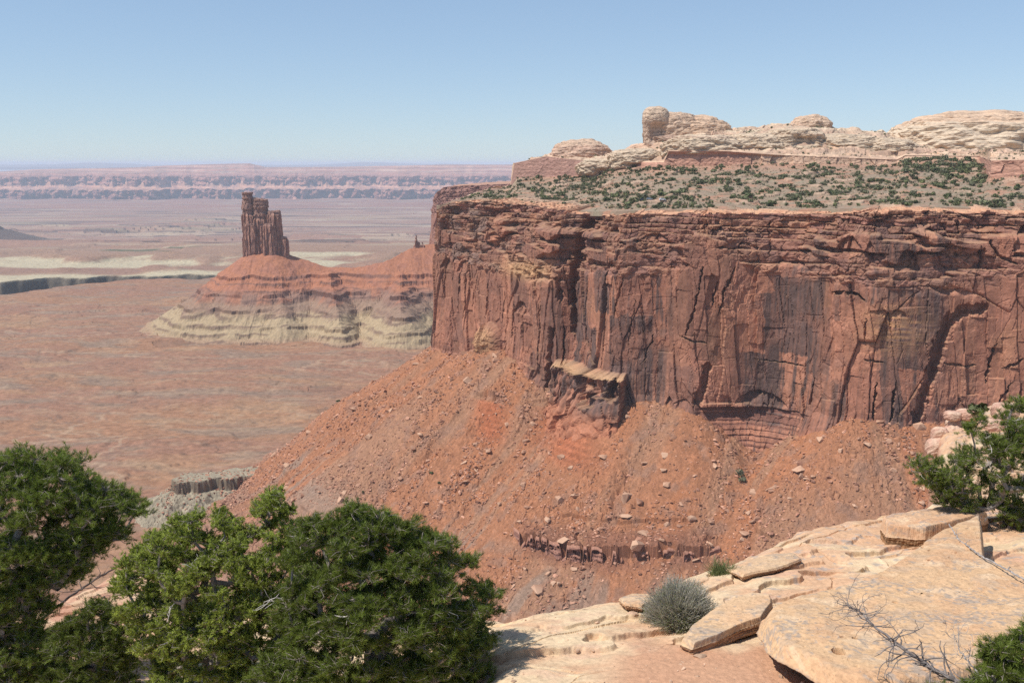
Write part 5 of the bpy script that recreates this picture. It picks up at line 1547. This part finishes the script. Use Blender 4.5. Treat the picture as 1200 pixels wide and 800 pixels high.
def slab(name, outline, z_of, thick, label, cat, colf, seed, under=.02, nth=520, nr=90, ns=44, rough=.012, mat=None):
    """outline: list of (x, y) star shaped about its centroid; z_of(x, y) the upper surface"""
    P = np.array(outline); c = P.mean(0)
    a = np.unwrap(np.arctan2(P[:, 1] - c[1], P[:, 0] - c[0]))
    if a[-1] < a[0]: P = P[::-1]; a = np.unwrap(np.arctan2(P[:, 1] - c[1], P[:, 0] - c[0]))
    th = np.linspace(a[0], a[0] + 2 * pi, nth, endpoint=False)
    Pc = np.vstack([P, P[:1]]); ac = np.r_[a, a[0] + 2 * pi]
    ox = np.interp(th, ac, Pc[:, 0] - c[0]); oy = np.interp(th, ac, Pc[:, 1] - c[1])
    R = np.hypot(ox, oy); wob = 1 + .02 * fbm(np.cos(th) * 6 + seed, np.sin(th) * 6, seed, 4) + .006 * fbm(th * 40, th * 0, seed, 2)
    ox = ox * wob; oy = oy * wob
    rows = []; cols = []
    rr = np.linspace(.003, 1, nr) ** .8
    for r in rr:
        x = c[0] + ox * r; y = c[1] + oy * r
        z = z_of(x, y) + rough * fbm(x / .25, y / .25, seed + 1, 4) + .03 * fbm(x / .9, y / .9, seed + 2, 2) - thick * .42 * sm(.90, 1.0, r) ** 2.5
        rows.append(np.stack([x, y, z], -1))
    top_edge = rows[-1]
    for k in range(1, ns + 1):
        q = k / ns
        lay = np.floor(q * 7 + 1.2 * vn(th * 4, q * 2 + 0 * th, seed + 4))
        ins = .0 + .05 * thick / .2 * (hr(lay.astype(np.int64), (lay * 0).astype(np.int64), seed) - .45) + .016 * fbm(th * 26, q * 4 + 0 * th, seed + 3, 3) + under * q
        f = 1 - ins / np.maximum(R, .2)
        rows.append(np.stack([c[0] + ox * f, c[1] + oy * f, top_edge[:, 2] - thick * .8 * q], -1))
    bot = rows[-1].copy(); bot[:, :2] = c + (bot[:, :2] - c) * .02; rows.append(bot)
    X = np.array(rows)
    col = colf(X[..., 0], X[..., 1], X[..., 2], np.r_[np.zeros(nr), np.ones(ns + 1)][:, None])
    return blob_base(name, (float(c[0]), float(c[1]), float(bot[:, 2].mean())), label, cat, lambda: grid_obj(name, X, col, mat or M_NEAR, wrap=True, flip=False))


def slab_col(a, b, c3, seed, side):
    def f(X, Y, Z, s):
        c = np.ones(X.shape + (1,)) * colr(*a)
        X = X + 1.9 * Z; Y = Y - 2.3 * Z
        c = mixc(c, colr(*b), sm(-.2, .4, fbm(X / .8, Y / .6, seed, 4)) * .8)
        c = mixc(c, colr(*c3), sm(.12, .4, fbm(X / .3, Y / .22, seed + 1, 5) + .35 * fbm(X / 1.1, Y / .7, seed + 2, 2)) * .75)
        c = mixc(c, colr(.68, .52, .36), sm(.2, .5, fbm(X / .5 + 3, Y / .3, seed + 3, 4)) * .6)
        c = mixc(c, colr(.33, .29, .26), sm(.2, .6, fbm(X / .07, Y / .05, seed + 5, 5) + .9 * fbm(X / .9, Y / .45, seed + 6, 3)) * .75)
        c = bright(c, 1 - .3 * sm(.5, .9, voro(X / .035, Y / .035, seed + 8)[2]) * sm(.35, .15, voro(X / .035, Y / .035, seed + 8)[0]))
        c = bright(c, 1 + .12 * fbm(X / .04, Y / .04, seed + 4, 3))
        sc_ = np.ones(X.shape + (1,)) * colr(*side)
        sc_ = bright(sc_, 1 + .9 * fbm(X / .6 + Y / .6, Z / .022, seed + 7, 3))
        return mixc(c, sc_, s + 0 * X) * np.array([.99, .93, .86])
    return f


# the big pocked slab
B_uv = [(889, 722), (895, 708), (930, 694), (985, 682), (1030, 668), (1062, 650), (1085, 632), (1105, 622), (1128, 611), (1150, 603), (1153, 630), (1156, 652), (1180, 658), (1215, 664), (1290, 690), (1290, 745), (1220, 752), (1180, 763), (1120, 778), (1060, 788), (1010, 788), (975, 782), (945, 768), (915, 752), (897, 738)]
Bo = [near_at(u, v, .34)[:2] for u, v in B_uv]
_pt = [(near_at(u, v, .34)[:2], r, q, dp) for u, v, r, q, dp in ((983, 755, .030, .055, .09), (1002, 742, .014, .022, .04), (987, 741, .011, .018, .035), (1050, 702, .02, .03, .02), (1110, 725, .018, .03, .02))]


def pits(x, y):
    d = 0
    for (p, rx, ry, dp) in _pt: d = d + dp * sm(1.15, .75, np.hypot((x - p[0]) / (rx * 1.6), (y - p[1]) / ry))
    f = voro(x / .11, y / .11, 853)
    return d + .010 * sm(.16, .06, f[0]) * (f[2] > .86) + .012 * np.abs(fbm(x / .5, y / .3, 854, 3))


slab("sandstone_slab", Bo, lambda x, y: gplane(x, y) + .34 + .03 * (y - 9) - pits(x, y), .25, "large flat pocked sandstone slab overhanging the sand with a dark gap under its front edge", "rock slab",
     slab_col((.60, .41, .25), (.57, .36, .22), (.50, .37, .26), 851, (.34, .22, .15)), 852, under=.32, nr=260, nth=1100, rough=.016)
S_uv = [(797, 744), (808, 730), (838, 712), (862, 700), (884, 695), (904, 697), (906, 706), (893, 722), (868, 728), (840, 740), (812, 749)]
So = [near_at(u, v, .16)[:2] for u, v in S_uv]
slab("sandstone_slab", So, lambda x, y: gplane(x, y) + .17 + .05 * (y - 8.6), .13, "small tilted sandstone slab beside the grey bush with a shaded hollow below", "rock slab",
     slab_col((.62, .44, .28), (.60, .40, .25), (.46, .36, .27), 861, (.40, .25, .16)), 862, rough=.008)
L_uv = [(1032, 606), (1045, 602), (1075, 598), (1110, 592), (1150, 588), (1160, 600), (1120, 612), (1085, 618), (1060, 616), (1040, 614)]
Lo = [near_at(u, v, .2)[:2] for u, v in L_uv]
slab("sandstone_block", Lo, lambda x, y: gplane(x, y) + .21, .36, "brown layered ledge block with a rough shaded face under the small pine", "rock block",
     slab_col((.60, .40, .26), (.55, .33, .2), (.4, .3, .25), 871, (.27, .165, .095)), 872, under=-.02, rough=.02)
# thin flakes along the rim
for (pts, hgt, th_, lab) in (([(846, 668), (880, 655), (905, 648), (930, 646), (940, 654), (925, 664), (900, 672), (870, 678)], .03, .05, "thin peeling sandstone plate on the slope right behind the grey bush"),
                       ([(725, 700), (740, 694), (760, 694), (768, 702), (752, 710), (733, 708)], .06, .06, "small flat flake of sandstone tucked against the near side of the grey bush")):
    Fo = [near_at(u, v, hgt)[:2] for u, v in pts]
    slab("sandstone_flake", Fo, lambda x, y, h=hgt: gplane(x, y) + h + .09 * fbm(x / 2.3, y / 1.5, 803, 3), th_, lab, "rock flake", slab_col((.63, .45, .29), (.6, .38, .24), (.48, .36, .26), 881, (.42, .27, .17)), 882, nth=200, nr=30, ns=8, rough=.006)
# weathering hole in the big slab: a deep pit built as a dark lined cup
# ------------------------------------------------------------------ rounded boulders piled behind the small pine
pile = [(1099, 524, 13, 9, .9, "rounded pink boulder lowest and outermost in the pile behind the small pine"), (1101, 509, 9, 8, 1.0, "upright egg shaped boulder above the outermost one in the pile"), (1116, 513, 10, 13, 1.0, "tall rounded boulder in the middle of the pile behind the small pine"),
        (1122, 537, 13, 9, .9, "boulder half hidden under the middle of the pile by the small pine"), (1122, 497, 12, 6, .8, "squarish flat boulder above the tall one in the pile"), (1140, 498, 12, 7, .8, "squarish flat boulder next along in the upper row of the pile"),
        (1116, 487, 9, 5, .8, "small flat boulder at the outer top of the pile"), (1134, 486, 12, 6, .8, "broad boulder on top of the pile under the little green bush"), (1160, 500, 14, 9, .8, "boulder of the upper row mostly hidden by pine boughs"), (1178, 482, 14, 9, .8, "pale boulder at the far top of the pile behind the pine crown"), (1150, 530, 22, 16, .9, "big boulder in the heart of the pile hidden behind the pine")]
for i, (u, v, a, b, q, lab) in enumerate(pile):
    D = 19.0 + (.55 if v < 500 else 0) + .2 * (i % 3)
    c = at(u, v, D); rx, rz = px(a * 1.08, D), px(b * 1.15, D)
    blob_base("boulder", (c[0], c[1], c[2] - rz), lab, "boulder", lambda: blob("boulder", c, (rx, rx * .85, rz), M_NEAR, lambda X, Y, Z, TH, z: bright(mixc(np.ones(X.shape + (1,)) * colr(.50, .30, .22), colr(.58, .40, .29), sm(-.2, .3, fbm(X / .2, Y / .2 + Z / .2, 900 + i, 3))), 1 + .15 * fbm(X / .05, Z / .05, 910 + i, 2)), e=3.0, ez=3.2, seed=90 + i, amp=.09, nth=90, nph=50))
    bpy.data.objects[-1]['group'] = "boulders piled behind the small pine" if False else "boulders piled behind the small pine"
for (u, v, s, c3) in ((1140, 545, 3.0, 0),):
    c = at(u + 40, v + 30, 20.5)
    blob_base("rim_outcrop", (c[0], c[1], c[2] - 1.2), "pinkish outcrop carrying the piled boulders behind the small pine", "outcrop", lambda: blob("rim_outcrop", c, (1.35, 1.2, 1.0), M_NEAR, lambda X, Y, Z, TH, z: bright(np.ones(X.shape + (1,)) * colr(.50, .30, .21), 1 + .2 * fbm(X / .3, Z / .1, 921, 3)), e=3, ez=3, seed=77, amp=.1, ter=.08, terh=.25, nth=160, nph=80))
P = at(1143, 480, 19.6)
o = bpy.data.objects.new("small_bush", sh_meshes[1][0]); C.objects.link(o); o.location = P - [0, 0, .1]; o.scale = (.26, .26, .26)
tag(o, "little round green bush on top of the boulder pile", "bush")
# small stones and grit on the rim rock
rs = np.random.RandomState(9)
Vs = []; Fs = []; Cs = []; b0 = 0
for i in range(900):
    u = rs.uniform(560, 1180); v = rs.uniform(690, 810)
    if rs.rand() < .45: u = rs.uniform(40, 210); v = rs.uniform(665, 810)
    p = near_at(u, v); p[2] = zn_at(p[0], p[1]); s = .006 * (1 / max(rs.rand(), .004)) ** .42
    _, V, F = st_m[rs.randint(14)]; a = rs.rand() * 6.28
    R = np.array([[cos(a), sin(a), 0], [-sin(a), cos(a), 0], [0, 0, 1]])
    Vs.append(V @ R * s + p); Fs.append(F + b0); b0 += len(V); c = np.array([.56, .37, .25]) * rs.uniform(.6, 1.15); Cs.append(np.repeat(c[None], len(V), 0))
me = mesh_from("grit", np.concatenate(Vs), np.concatenate(Fs), np.concatenate(Cs), nside=3)
tag(link("grit", me, M_NEAR), "small stones and grit lying on the near rim rock", "grit", kind='stuff')
# ------------------------------------------------------------------ trees close by
def poly_edge(u, v, P):
    P = np.array(P, float); Q = np.roll(P, -1, 0); best = np.full(len(u), 1e9)
    for a, b in zip(P, Q):
        dx, dy = b - a; t = np.clip(((u - a[0]) * dx + (v - a[1]) * dy) / (dx * dx + dy * dy + 1e-9), 0, 1)
        best = np.minimum(best, np.hypot(u - a[0] - t * dx, v - a[1] - t * dy))
    return best


def crown_points(poly, D0, half, n_clump, per, rs, cr=.16, shell=.35, bias=0.0):
    """tip points: boughs spread through a volume whose outline is poly at distance D0"""
    P = np.array(poly, float); m_ = P.mean(0); g_ = px_inv(cr * .55, D0); P = m_ + (P - m_) * (1 + g_ / np.maximum(np.linalg.norm(P - m_, axis=1), g_)[:, None]); lo = P.min(0); hi = P.max(0)
    cl = []
    while len(cl) < n_clump:
        u = rs.uniform(lo[0], hi[0], 400); v = rs.uniform(lo[1], hi[1], 400)
        m = in_poly(u, v, P); u = u[m]; v = v[m]
        e = poly_edge(u, v, P)
        k = e > px_inv(cr * .75, D0)
        u = u[k]; v = v[k]; e = e[k]
        for a, b, ee in zip(u, v, e):
            th = half * min(1.0, math.sqrt(ee / (.42 * min(hi - lo))))
            w = rs.uniform(-1, 1); w = math.copysign(abs(w) ** shell, w)
            D = D0 + th * w + bias * (700 - b) / 100.
            c = at(a, b, D)
            if all(np.sum((c - q) ** 2) > (cr * .62) ** 2 for q in cl[-90:]): cl.append(c)
            if len(cl) >= n_clump: break
    cl = np.array(cl)
    v = rs.normal(size=(n_clump, per, 3)); v /= np.linalg.norm(v, axis=2)[..., None]
    v[..., 2] = np.where(v[..., 2] < -.3, -v[..., 2], v[..., 2])
    T = cl[:, None] + v * cr * rs.uniform(.35, 1.05, (n_clump, per, 1)) * [1.15, 1.15, .8]
    return cl, T


def px_inv(m, D): return m * FPX / D


def skeleton(base, fork, clumps, T, rs, wig=.05):
    """nodes, parents and leaf counts: trunk, then boughs to clumps, then twigs to tips"""
    nodes = [np.array(base, float)]; par = [-1]
    n = 8
    for i in range(1, n + 1):
        q = i / n; nodes.append(lerp(np.array(base), np.array(fork), q) + rs.normal(size=3) * .025); par.append(len(nodes) - 2)
    order = np.argsort(np.linalg.norm(clumps - np.array(fork), axis=1))
    cn_ = {}
    for ci in order:
        c = clumps[ci]; N = np.array(nodes)
        d = np.linalg.norm(N - c, axis=1)
        hang = (N[:, 2] > c[2] + .1) * .35
        dist_root = np.linalg.norm(N - np.array(fork), axis=1) * .35
        j = int(np.argmin(d + hang + dist_root * 1.0 + (np.arange(len(N)) < 3) * 9))
        a = N[j]; m = max(2, int(d[j] / .10)); off = rs.normal(size=3) * d[j] * .12; p = j
        for k in range(1, m + 1):
            q = k / m
            x = lerp(a, c, q) + off * math.sin(q * pi) + rs.normal(size=3) * wig * .25 - np.array([0, 0, .10 * d[j] * math.sin(q * pi)])
            nodes.append(x); par.append(p); p = len(nodes) - 1
        cn_[ci] = p
    tips = []
    for ci in range(len(clumps)):
        for t in T[ci]:
            a = nodes[cn_[ci]]; mid = lerp(a, t, .5) + rs.normal(size=3) * .02
            nodes.append(mid); par.append(cn_[ci]); nodes.append(np.array(t)); par.append(len(nodes) - 2); tips.append(len(nodes) - 1)
    nodes = np.array(nodes); par = np.array(par)
    cnt = np.zeros(len(nodes)); cnt[tips] = 1
    for i in range(len(nodes) - 1, 0, -1): cnt[par[i]] += cnt[i]
    return nodes, par, cnt, np.array(tips)


def tubes(nodes, par, rad, sides=5):
    idx = np.where(par >= 0)[0]
    a = nodes[par[idx]]; b = nodes[idx]; ra = np.minimum(rad[par[idx]], rad[idx] * 1.6); rb = rad[idx]
    d = b - a; L = np.linalg.norm(d, axis=1)[:, None] + 1e-9; d = d / L
    up = np.where(np.abs(d[:, 2:3]) > .9, [[1., 0, 0]], [[0, 0, 1.]])
    s = np.cross(d, up); s /= np.linalg.norm(s, axis=1)[:, None]; t = np.cross(d, s)
    an = np.arange(sides) * 2 * pi / sides
    ring = np.cos(an)[None, :, None] * s[:, None] + np.sin(an)[None, :, None] * t[:, None]
    A = a[:, None] + ring * ra[:, None, None]; B = (b + d * rb[:, None] * .6)[:, None] + ring * rb[:, None, None]
    V = np.concatenate([A, B], 1).reshape(-1, 3)
    k = np.arange(len(idx))[:, None, None] * (2 * sides); i = np.arange(sides)
    Fq = np.stack([i, (i + 1) % sides, (i + 1) % sides + sides, i + sides], -1)[None] + k
    return V, Fq.reshape(-1, 4)


def needles(pos, dirs, rs, n, L, w, col, spread=.75, curl=.0, brush=.05, tri=True):
    """tufts of n blades at every pos pointing roughly along dirs"""
    m = len(pos)
    v = rs.normal(size=(m, n, 3)); v /= np.linalg.norm(v, axis=2)[..., None]
    dd = dirs[:, None] * (1.0) + v * spread
    dd /= np.linalg.norm(dd, axis=2)[..., None]
    st = pos[:, None] - dirs[:, None] * rs.uniform(0, brush, (m, n, 1))
    l = L * rs.uniform(.6, 1.15, (m, n, 1))
    s = np.cross(dd, rs.normal(size=(m, n, 3))); s /= np.linalg.norm(s, axis=2)[..., None]
    V = np.stack([st - s * w / 2, st + s * w / 2, st + dd * l + s * w * .3, st + dd * l - s * w * .3], 2).reshape(-1, 4, 3)
    tone_ = rs.uniform(.7, 1.3, (m, 1)) * rs.uniform(.8, 1.2, (m, n))
    c = col[:, None] * tone_[..., None] if col.ndim == 2 else col * tone_[..., None]
    return V, c.reshape(-1, 3)


def make_tree(name, label, cat, base, fork, poly, D0, half, n_cl, per, kind, seed, r0=.0012, cr=.16, dead=0, bias=0.0, polys=None, tuft=None):
    rs = np.random.RandomState(seed)
    cl, T = crown_points(poly, D0, half, n_cl, per, rs, cr, bias=bias)
    nodes, par, cnt, tips = skeleton(base, fork, cl, T, rs)
    rad = r0 * np.maximum(cnt, 1) ** .5 + .0008
    lf_n = len(nodes)
    if dead:
        nn = list(nodes); pp = list(par); rd = list(rad)
        for k in range(dead):
            i = rs.randint(9, len(nodes) - len(tips) * 2); dr = rs.normal(size=3); dr[1] = -abs(dr[1]) - .3; dr /= np.linalg.norm(dr)
            x = nodes[i].copy(); last = i
            for q in range(rs.randint(4, 8)):
                dr = dr + rs.normal(size=3) * .35; dr /= np.linalg.norm(dr); x = x + dr * .045; nn.append(x); pp.append(last); rd.append(.0030); last = len(nn) - 1
                if rs.rand() < .6:
                    d2 = dr + rs.normal(size=3) * .7; d2 /= np.linalg.norm(d2); nn.append(x + d2 * .05); pp.append(last); rd.append(.0022); nn.append(x + d2 * .05 + (d2 + rs.normal(size=3) * .5) * .035); pp.append(len(nn) - 2); rd.append(.0018)
        aN, aP, aR = np.array(nn), np.array(pp), np.array(rd)
    else:
        aN, aP, aR = nodes, par, rad
    root = empty(name, base); tag(root, label, cat)
    V, Fq = tubes(aN, aP, aR)
    bark = np.ones((len(V), 3)) * np.array([.26, .22, .19]) * (.8 + .4 * rs.rand(len(Fq) // 5).repeat(10)[:, None])
    bark[(lf_n - 1) * 10:] = [.50, .46, .41]
    wood = link("trunk", mesh_from("trunk", V - base, Fq, bark), M_TWIG, root)
    tp = nodes[tips]; pr = nodes[par[tips]]; d = tp - pr; d /= np.linalg.norm(d, axis=1)[:, None] + 1e-9
    d = d + [0, 0, .45]; d /= np.linalg.norm(d, axis=1)[:, None]
    if kind == 'pine':
        # extra tufts along each twig
        P_ = np.concatenate([tp, lerp(pr, tp, .55) + rs.normal(size=tp.shape) * .012]); D_ = np.concatenate([d, d])
        cc = np.array([.155, .205, .036]) * np.ones((len(P_), 1)); cc = cc * rs.uniform(.75, 1.3, (len(P_), 1)) + rs.uniform(0, .022, (len(P_), 1)) * [1, .7, 0]
        V, c = needles(P_, D_, rs, (tuft or 34), .036, .0026, cc, spread=.85, brush=.045)
    else:
        P_ = np.concatenate([tp, lerp(pr, tp, .6) + rs.normal(size=tp.shape) * .014, lerp(pr, tp, .3) + rs.normal(size=tp.shape) * .016]); D_ = np.concatenate([d] * 3)
        cc = np.array([.29, .34, .06]) * np.ones((len(P_), 1)) * rs.uniform(.7, 1.3, (len(P_), 1))
        V, c = needles(P_, D_, rs, (tuft or 30), .022, .0042, cc, spread=1.0, brush=.05)
    link("crown", quads_mesh("crown", V - np.array(base), c), M_NEEDLE, root)
    return root


def gz(u, v, D, dz=0.0):
    p = at(u, v, D); return np.array([p[0], p[1], zn_at(p[0], p[1]) + dz])


# left pinyon, rooted out of frame
b = gz(-30, 780, 9.6, -.05)
make_tree("pinyon_pine", "dark green pinyon pine filling the lower corner of the view, its crown against the basin", "pine tree", b, at(10, 705, 9.7),
          [(-90, 545), (-30, 530), (0, 535), (20, 526), (42, 524), (62, 531), (86, 522), (104, 540), (112, 560), (128, 570), (150, 562), (160, 580), (186, 588), (178, 606), (160, 618), (140, 640), (112, 655), (106, 676), (80, 700), (62, 722), (84, 745), (94, 775), (80, 800), (70, 850), (-90, 850)],
          9.7, .8, 500, 26, 'pine', 101, cr=.17, dead=14)
# low shaded boughs between the left pine and the juniper
b = gz(112, 790, 9.0, -.05)
make_tree("pinyon_pine", "low dark pinyon growing in the shade between the big pine and the juniper", "pine tree", b, at(110, 770, 9.0),
          [(62, 745), (85, 716), (112, 700), (140, 712), (152, 735), (160, 770), (170, 830), (40, 840), (50, 790)], 9.0, .35, 105, 24, 'pine', 102, cr=.12)
# juniper
b = gz(262, 800, 8.6, -.05)
make_tree("juniper_tree", "bright yellow green juniper with a pointed top between the two dark pines", "juniper tree", b, at(255, 745, 8.6),
          [(132, 668), (150, 645), (178, 622), (200, 606), (222, 600), (236, 588), (262, 586), (276, 606), (292, 590), (298, 568), (306, 556), (322, 558), (334, 588), (346, 612), (372, 650), (372, 720), (350, 790), (300, 840), (190, 850), (165, 770), (138, 718)],
          8.6, .55, 300, 26, 'juniper', 103, cr=.13, dead=8)
# central pinyon
b = gz(440, 800, 7.9, -.05)
make_tree("pinyon_pine", "broad rounded dark green pinyon pine at the bottom centre in front of the talus", "pine tree", b, at(440, 745, 7.9),
          [(338, 640), (350, 614), (382, 604), (402, 594), (430, 588), (446, 600), (470, 606), (484, 600), (494, 618), (522, 622), (534, 640), (562, 646), (560, 672), (584, 690), (578, 704), (602, 734), (592, 745), (572, 758), (596, 784), (560, 800), (560, 850), (330, 860), (280, 820), (320, 740)],
          7.8, .7, 420, 26, 'pine', 104, cr=.14, dead=18)
# right pinyon
b = gz(1190, 640, 11.9, -.05)
make_tree("pinyon_pine", "small ragged pinyon pine with grey dead branches standing behind the big slab", "pine tree", b, at(1185, 600, 11.9),
          [(1062, 548), (1078, 530), (1100, 533), (1122, 530), (1130, 506), (1128, 492), (1146, 484), (1160, 486), (1180, 476), (1196, 464), (1230, 455), (1330, 470), (1330, 640), (1230, 655), (1196, 648), (1176, 640), (1170, 606), (1148, 596), (1130, 606), (1104, 600), (1092, 582), (1072, 568)],
          12.0, .55, 270, 26, 'pine', 105, cr=.17, dead=34)
# bottom corner sprigs
b = gz(1230, 905, 5.8, -.05)
make_tree("pinyon_pine", "green pinyon boughs rising into the bottom corner below the big slab", "pine tree", b, at(1215, 840, 5.8),
          [(1095, 800), (1120, 785), (1138, 768), (1150, 748), (1176, 738), (1200, 728), (1260, 720), (1260, 860), (1060, 880), (985, 850), (990, 800), (1020, 793), (1050, 800)], 5.8, .3, 90, 22, 'pine', 106, cr=.10, dead=16, tuft=40)


# ------------------------------------------------------------------ dead branch and fallen stick
def branch(name, label, pts, r0, r1, seed, twigs, tl=.12, col=(.33, .30, .28)):
    rs = np.random.RandomState(seed)
    P = np.array(pts); n = 60
    L = np.r_[0, np.cumsum(np.linalg.norm(np.diff(P, axis=0), axis=1))]; q = np.linspace(0, L[-1], n)
    X = np.stack([np.interp(q, L, P[:, k]) for k in range(3)], 1); X[1:-1] += rs.normal(size=(n - 2, 3)) * .004
    nodes = list(X); par = [-1] + list(range(n - 1)); rad = list(np.linspace(r0, r1, n))
    for _ in range(twigs):
        i = rs.randint(int(n * .12), n); x = X[i].copy(); dr = (X[min(i + 1, n - 1)] - X[i - 1]); dr /= np.linalg.norm(dr)
        d = dr * .4 + rs.normal(size=3) * [1, .6, .8]; d[2] += .25; d /= np.linalg.norm(d); p = i; m = rs.randint(3, 9); r = rad[i] * .45
        for k in range(m):
            d = d + rs.normal(size=3) * .28; d /= np.linalg.norm(d); x = x + d * tl * .22; nodes.append(x); par.append(p); rad.append(max(r * (1 - k / m * .7), .0011)); p = len(nodes) - 1
            if rs.rand() < .55:
                e = d + rs.normal(size=3) * .8; e /= np.linalg.norm(e); y = x.copy(); pp = p
                for kk in range(rs.randint(1, 4)):
                    y = y + e * tl * .16; nodes.append(y); par.append(pp); rad.append(.0013); pp = len(nodes) - 1; e = e + rs.normal(size=3) * .3; e /= np.linalg.norm(e)
    nodes = np.array(nodes); V, Fq = tubes(nodes, np.array(par), np.array(rad), 6)
    o = link(name, mesh_from(name, V - P[0], Fq, np.ones((len(V), 3)) * list(col) * (.75 + .5 * rs.rand(len(Fq) // 6).repeat(12)[:, None])), M_TWIG)
    o.location = P[0]; tag(o, label, "branch"); return o


branch("dead_branch", "bare grey dead branch with short twigs reaching over the big slab", [at(1215, 838, 5.75), at(1140, 806, 5.9), at(1098, 786, 6.05), at(1058, 760, 6.2), at(1028, 735, 6.35), at(1006, 716, 6.5), at(990, 708, 6.6)], .02, .004, 7, 60, .17, (.20, .17, .155))
branch("dead_branch", "short forked dead branch rising beside the green sprigs at the bottom", [at(1195, 850, 5.6), at(1165, 815, 5.7), at(1140, 780, 5.8), at(1125, 762, 5.9), at(1118, 745, 5.95)], .009, .002, 8, 20, .12)
pts = []
for (u, v) in ((1112, 616), (1122, 632), (1138, 645), (1152, 655), (1170, 664), (1188, 674), (1215, 690)):
    p = near_at(u, v, .36); p[2] += .02; pts.append(p)
branch("fallen_stick", "long thin crooked stick lying across the top of the big slab", pts, .006, .009, 9, 9, .07)

pts = []
for (u, v, h) in ((20, 752, .12), (48, 726, .16), (80, 700, .2), (112, 678, .22), (140, 662, .18), (165, 640, .25)):
    pts.append(near_at(u, v, h))
branch("fallen_branch", "dark dead bough lying over the red ledge between the big pine and the juniper", pts, .022, .006, 12, 22, .2, (.13, .10, .085))

# ------------------------------------------------------------------ the grey bush on the rim
rs = np.random.RandomState(33)
bc = near_at(802, 728); bz = zn_at(bc[0], bc[1])
root_ = np.array([bc[0] - .02, bc[1] + .12, bz - .02])
gb = empty("blackbrush_bush", root_); tag(gb, "rounded grey green twiggy bush growing at the edge of the rim rock", "bush")
n = 6500
th = rs.rand(n) * 2 * pi; ph = np.arccos(rs.uniform(-.05, 1, n))
dirn = np.stack([np.cos(th) * np.sin(ph), np.sin(th) * np.sin(ph), np.cos(ph)], 1)
R_b = np.array([.39, .33, .43]) * 1.0
lump = 1 + .22 * fbm(dirn[:, 0] * 3, dirn[:, 1] * 3 + dirn[:, 2] * 2, 951, 3)
end = dirn * R_b * lump[:, None] * rs.uniform(.55, 1.02, (n, 1)) + [0.0, 0, .06]
mid = end * .55 + rs.normal(size=(n, 3)) * .03
Vb_ = []; s = np.cross(dirn, rs.normal(size=(n, 3))); s /= np.linalg.norm(s, axis=1)[:, None]
w_ = .0022
q1 = np.stack([mid - s * w_, mid + s * w_, end + s * w_ * .6, end - s * w_ * .6], 1)
q0 = np.stack([mid * .12 - s * w_, mid * .12 + s * w_, mid + s * w_, mid - s * w_], 1)[::3]
cg = np.array([.44, .41, .34]) * rs.uniform(.6, 1.25, (n, 1))
tw = link("twigs", quads_mesh("twigs", np.concatenate([q1, q0]), np.concatenate([cg, cg[::3] * .7])), M_NEEDLE, gb)
m = 19000
k = rs.randint(0, n, m); t_ = rs.uniform(.45, 1.0, (m, 1)); c = lerp(mid[k], end[k], t_) + rs.normal(size=(m, 3)) * .010
a = rs.normal(size=(m, 3)); a /= np.linalg.norm(a, axis=1)[:, None]; b_ = np.cross(a, rs.normal(size=(m, 3))); b_ /= np.linalg.norm(b_, axis=1)[:, None]
grn = rs.rand(m, 1) * (1.0 + 0 * m)
cl_ = lerp(np.array([.36, .34, .21]), np.array([.20, .23, .08]), (rs.rand(m, 1) < (.35 + .35 * (c[:, 2:3] < .2)))) * rs.uniform(.7, 1.25, (m, 1))
lf = np.stack([c - a * .0075, c - b_ * .0028, c + a * .0075, c + b_ * .0028], 1)
link("leaves", quads_mesh("leaves", lf, cl_), M_NEEDLE, gb)
# a tuft of green stems behind it
rt = near_at(846, 672); rt[2] = zn_at(rt[0], rt[1]) - .01
n = 420
d = rs.normal(size=(n, 3)) * [.5, .4, .25] + [0, 0, .8]; d /= np.linalg.norm(d, axis=1)[:, None]; L = rs.uniform(.06, .2, (n, 1)); s = np.cross(d, rs.normal(size=(n, 3))); s /= np.linalg.norm(s, axis=1)[:, None]
o0 = rs.normal(size=(n, 3)) * [.06, .05, 0]
q = np.stack([o0 - s * .003, o0 + s * .003, o0 + d * L + s * .0012, o0 + d * L - s * .0012], 1)
me = quads_mesh("grass_tuft", q, np.array([.22, .26, .10]) * rs.uniform(.6, 1.3, (n, 1))); o = link("grass_tuft", me, M_NEEDLE); o.location = rt
tag(o, "pale green tuft of stems just behind the grey bush on the rim", "plant")
# ------------------------------------------------------------------ air
def haze_box():
    x0, x1, y0, y1, z0, z1 = -60001, 60001, -2001, 60001, -661, 75
    me = bpy.data.meshes.new("haze")
    v = [(x, y, z) for x in (x0, x1) for y in (y0, y1) for z in (z0, z1)]
    me.from_pydata(v, [], [(0, 1, 3, 2), (4, 6, 7, 5), (0, 4, 5, 1), (2, 3, 7, 6), (0, 2, 6, 4), (1, 5, 7, 3)])
    m = bpy.data.materials.new("haze_air"); m.use_nodes = True
    n = m.node_tree.nodes; n.clear()
    out = n.new("ShaderNodeOutputMaterial"); pv = n.new("ShaderNodeVolumePrincipled")
    pv.inputs["Color"].default_value = (.72, .84, 1.0, 1)
    pv.inputs["Density"].default_value = HAZE
    pv.inputs["Anisotropy"].default_value = 0.0
    m.node_tree.links.new(pv.outputs[0], out.inputs["Volume"])
    o = link("haze", me, m); tag(o, kind='stuff')


HAZE = 4.2e-5
haze_box()
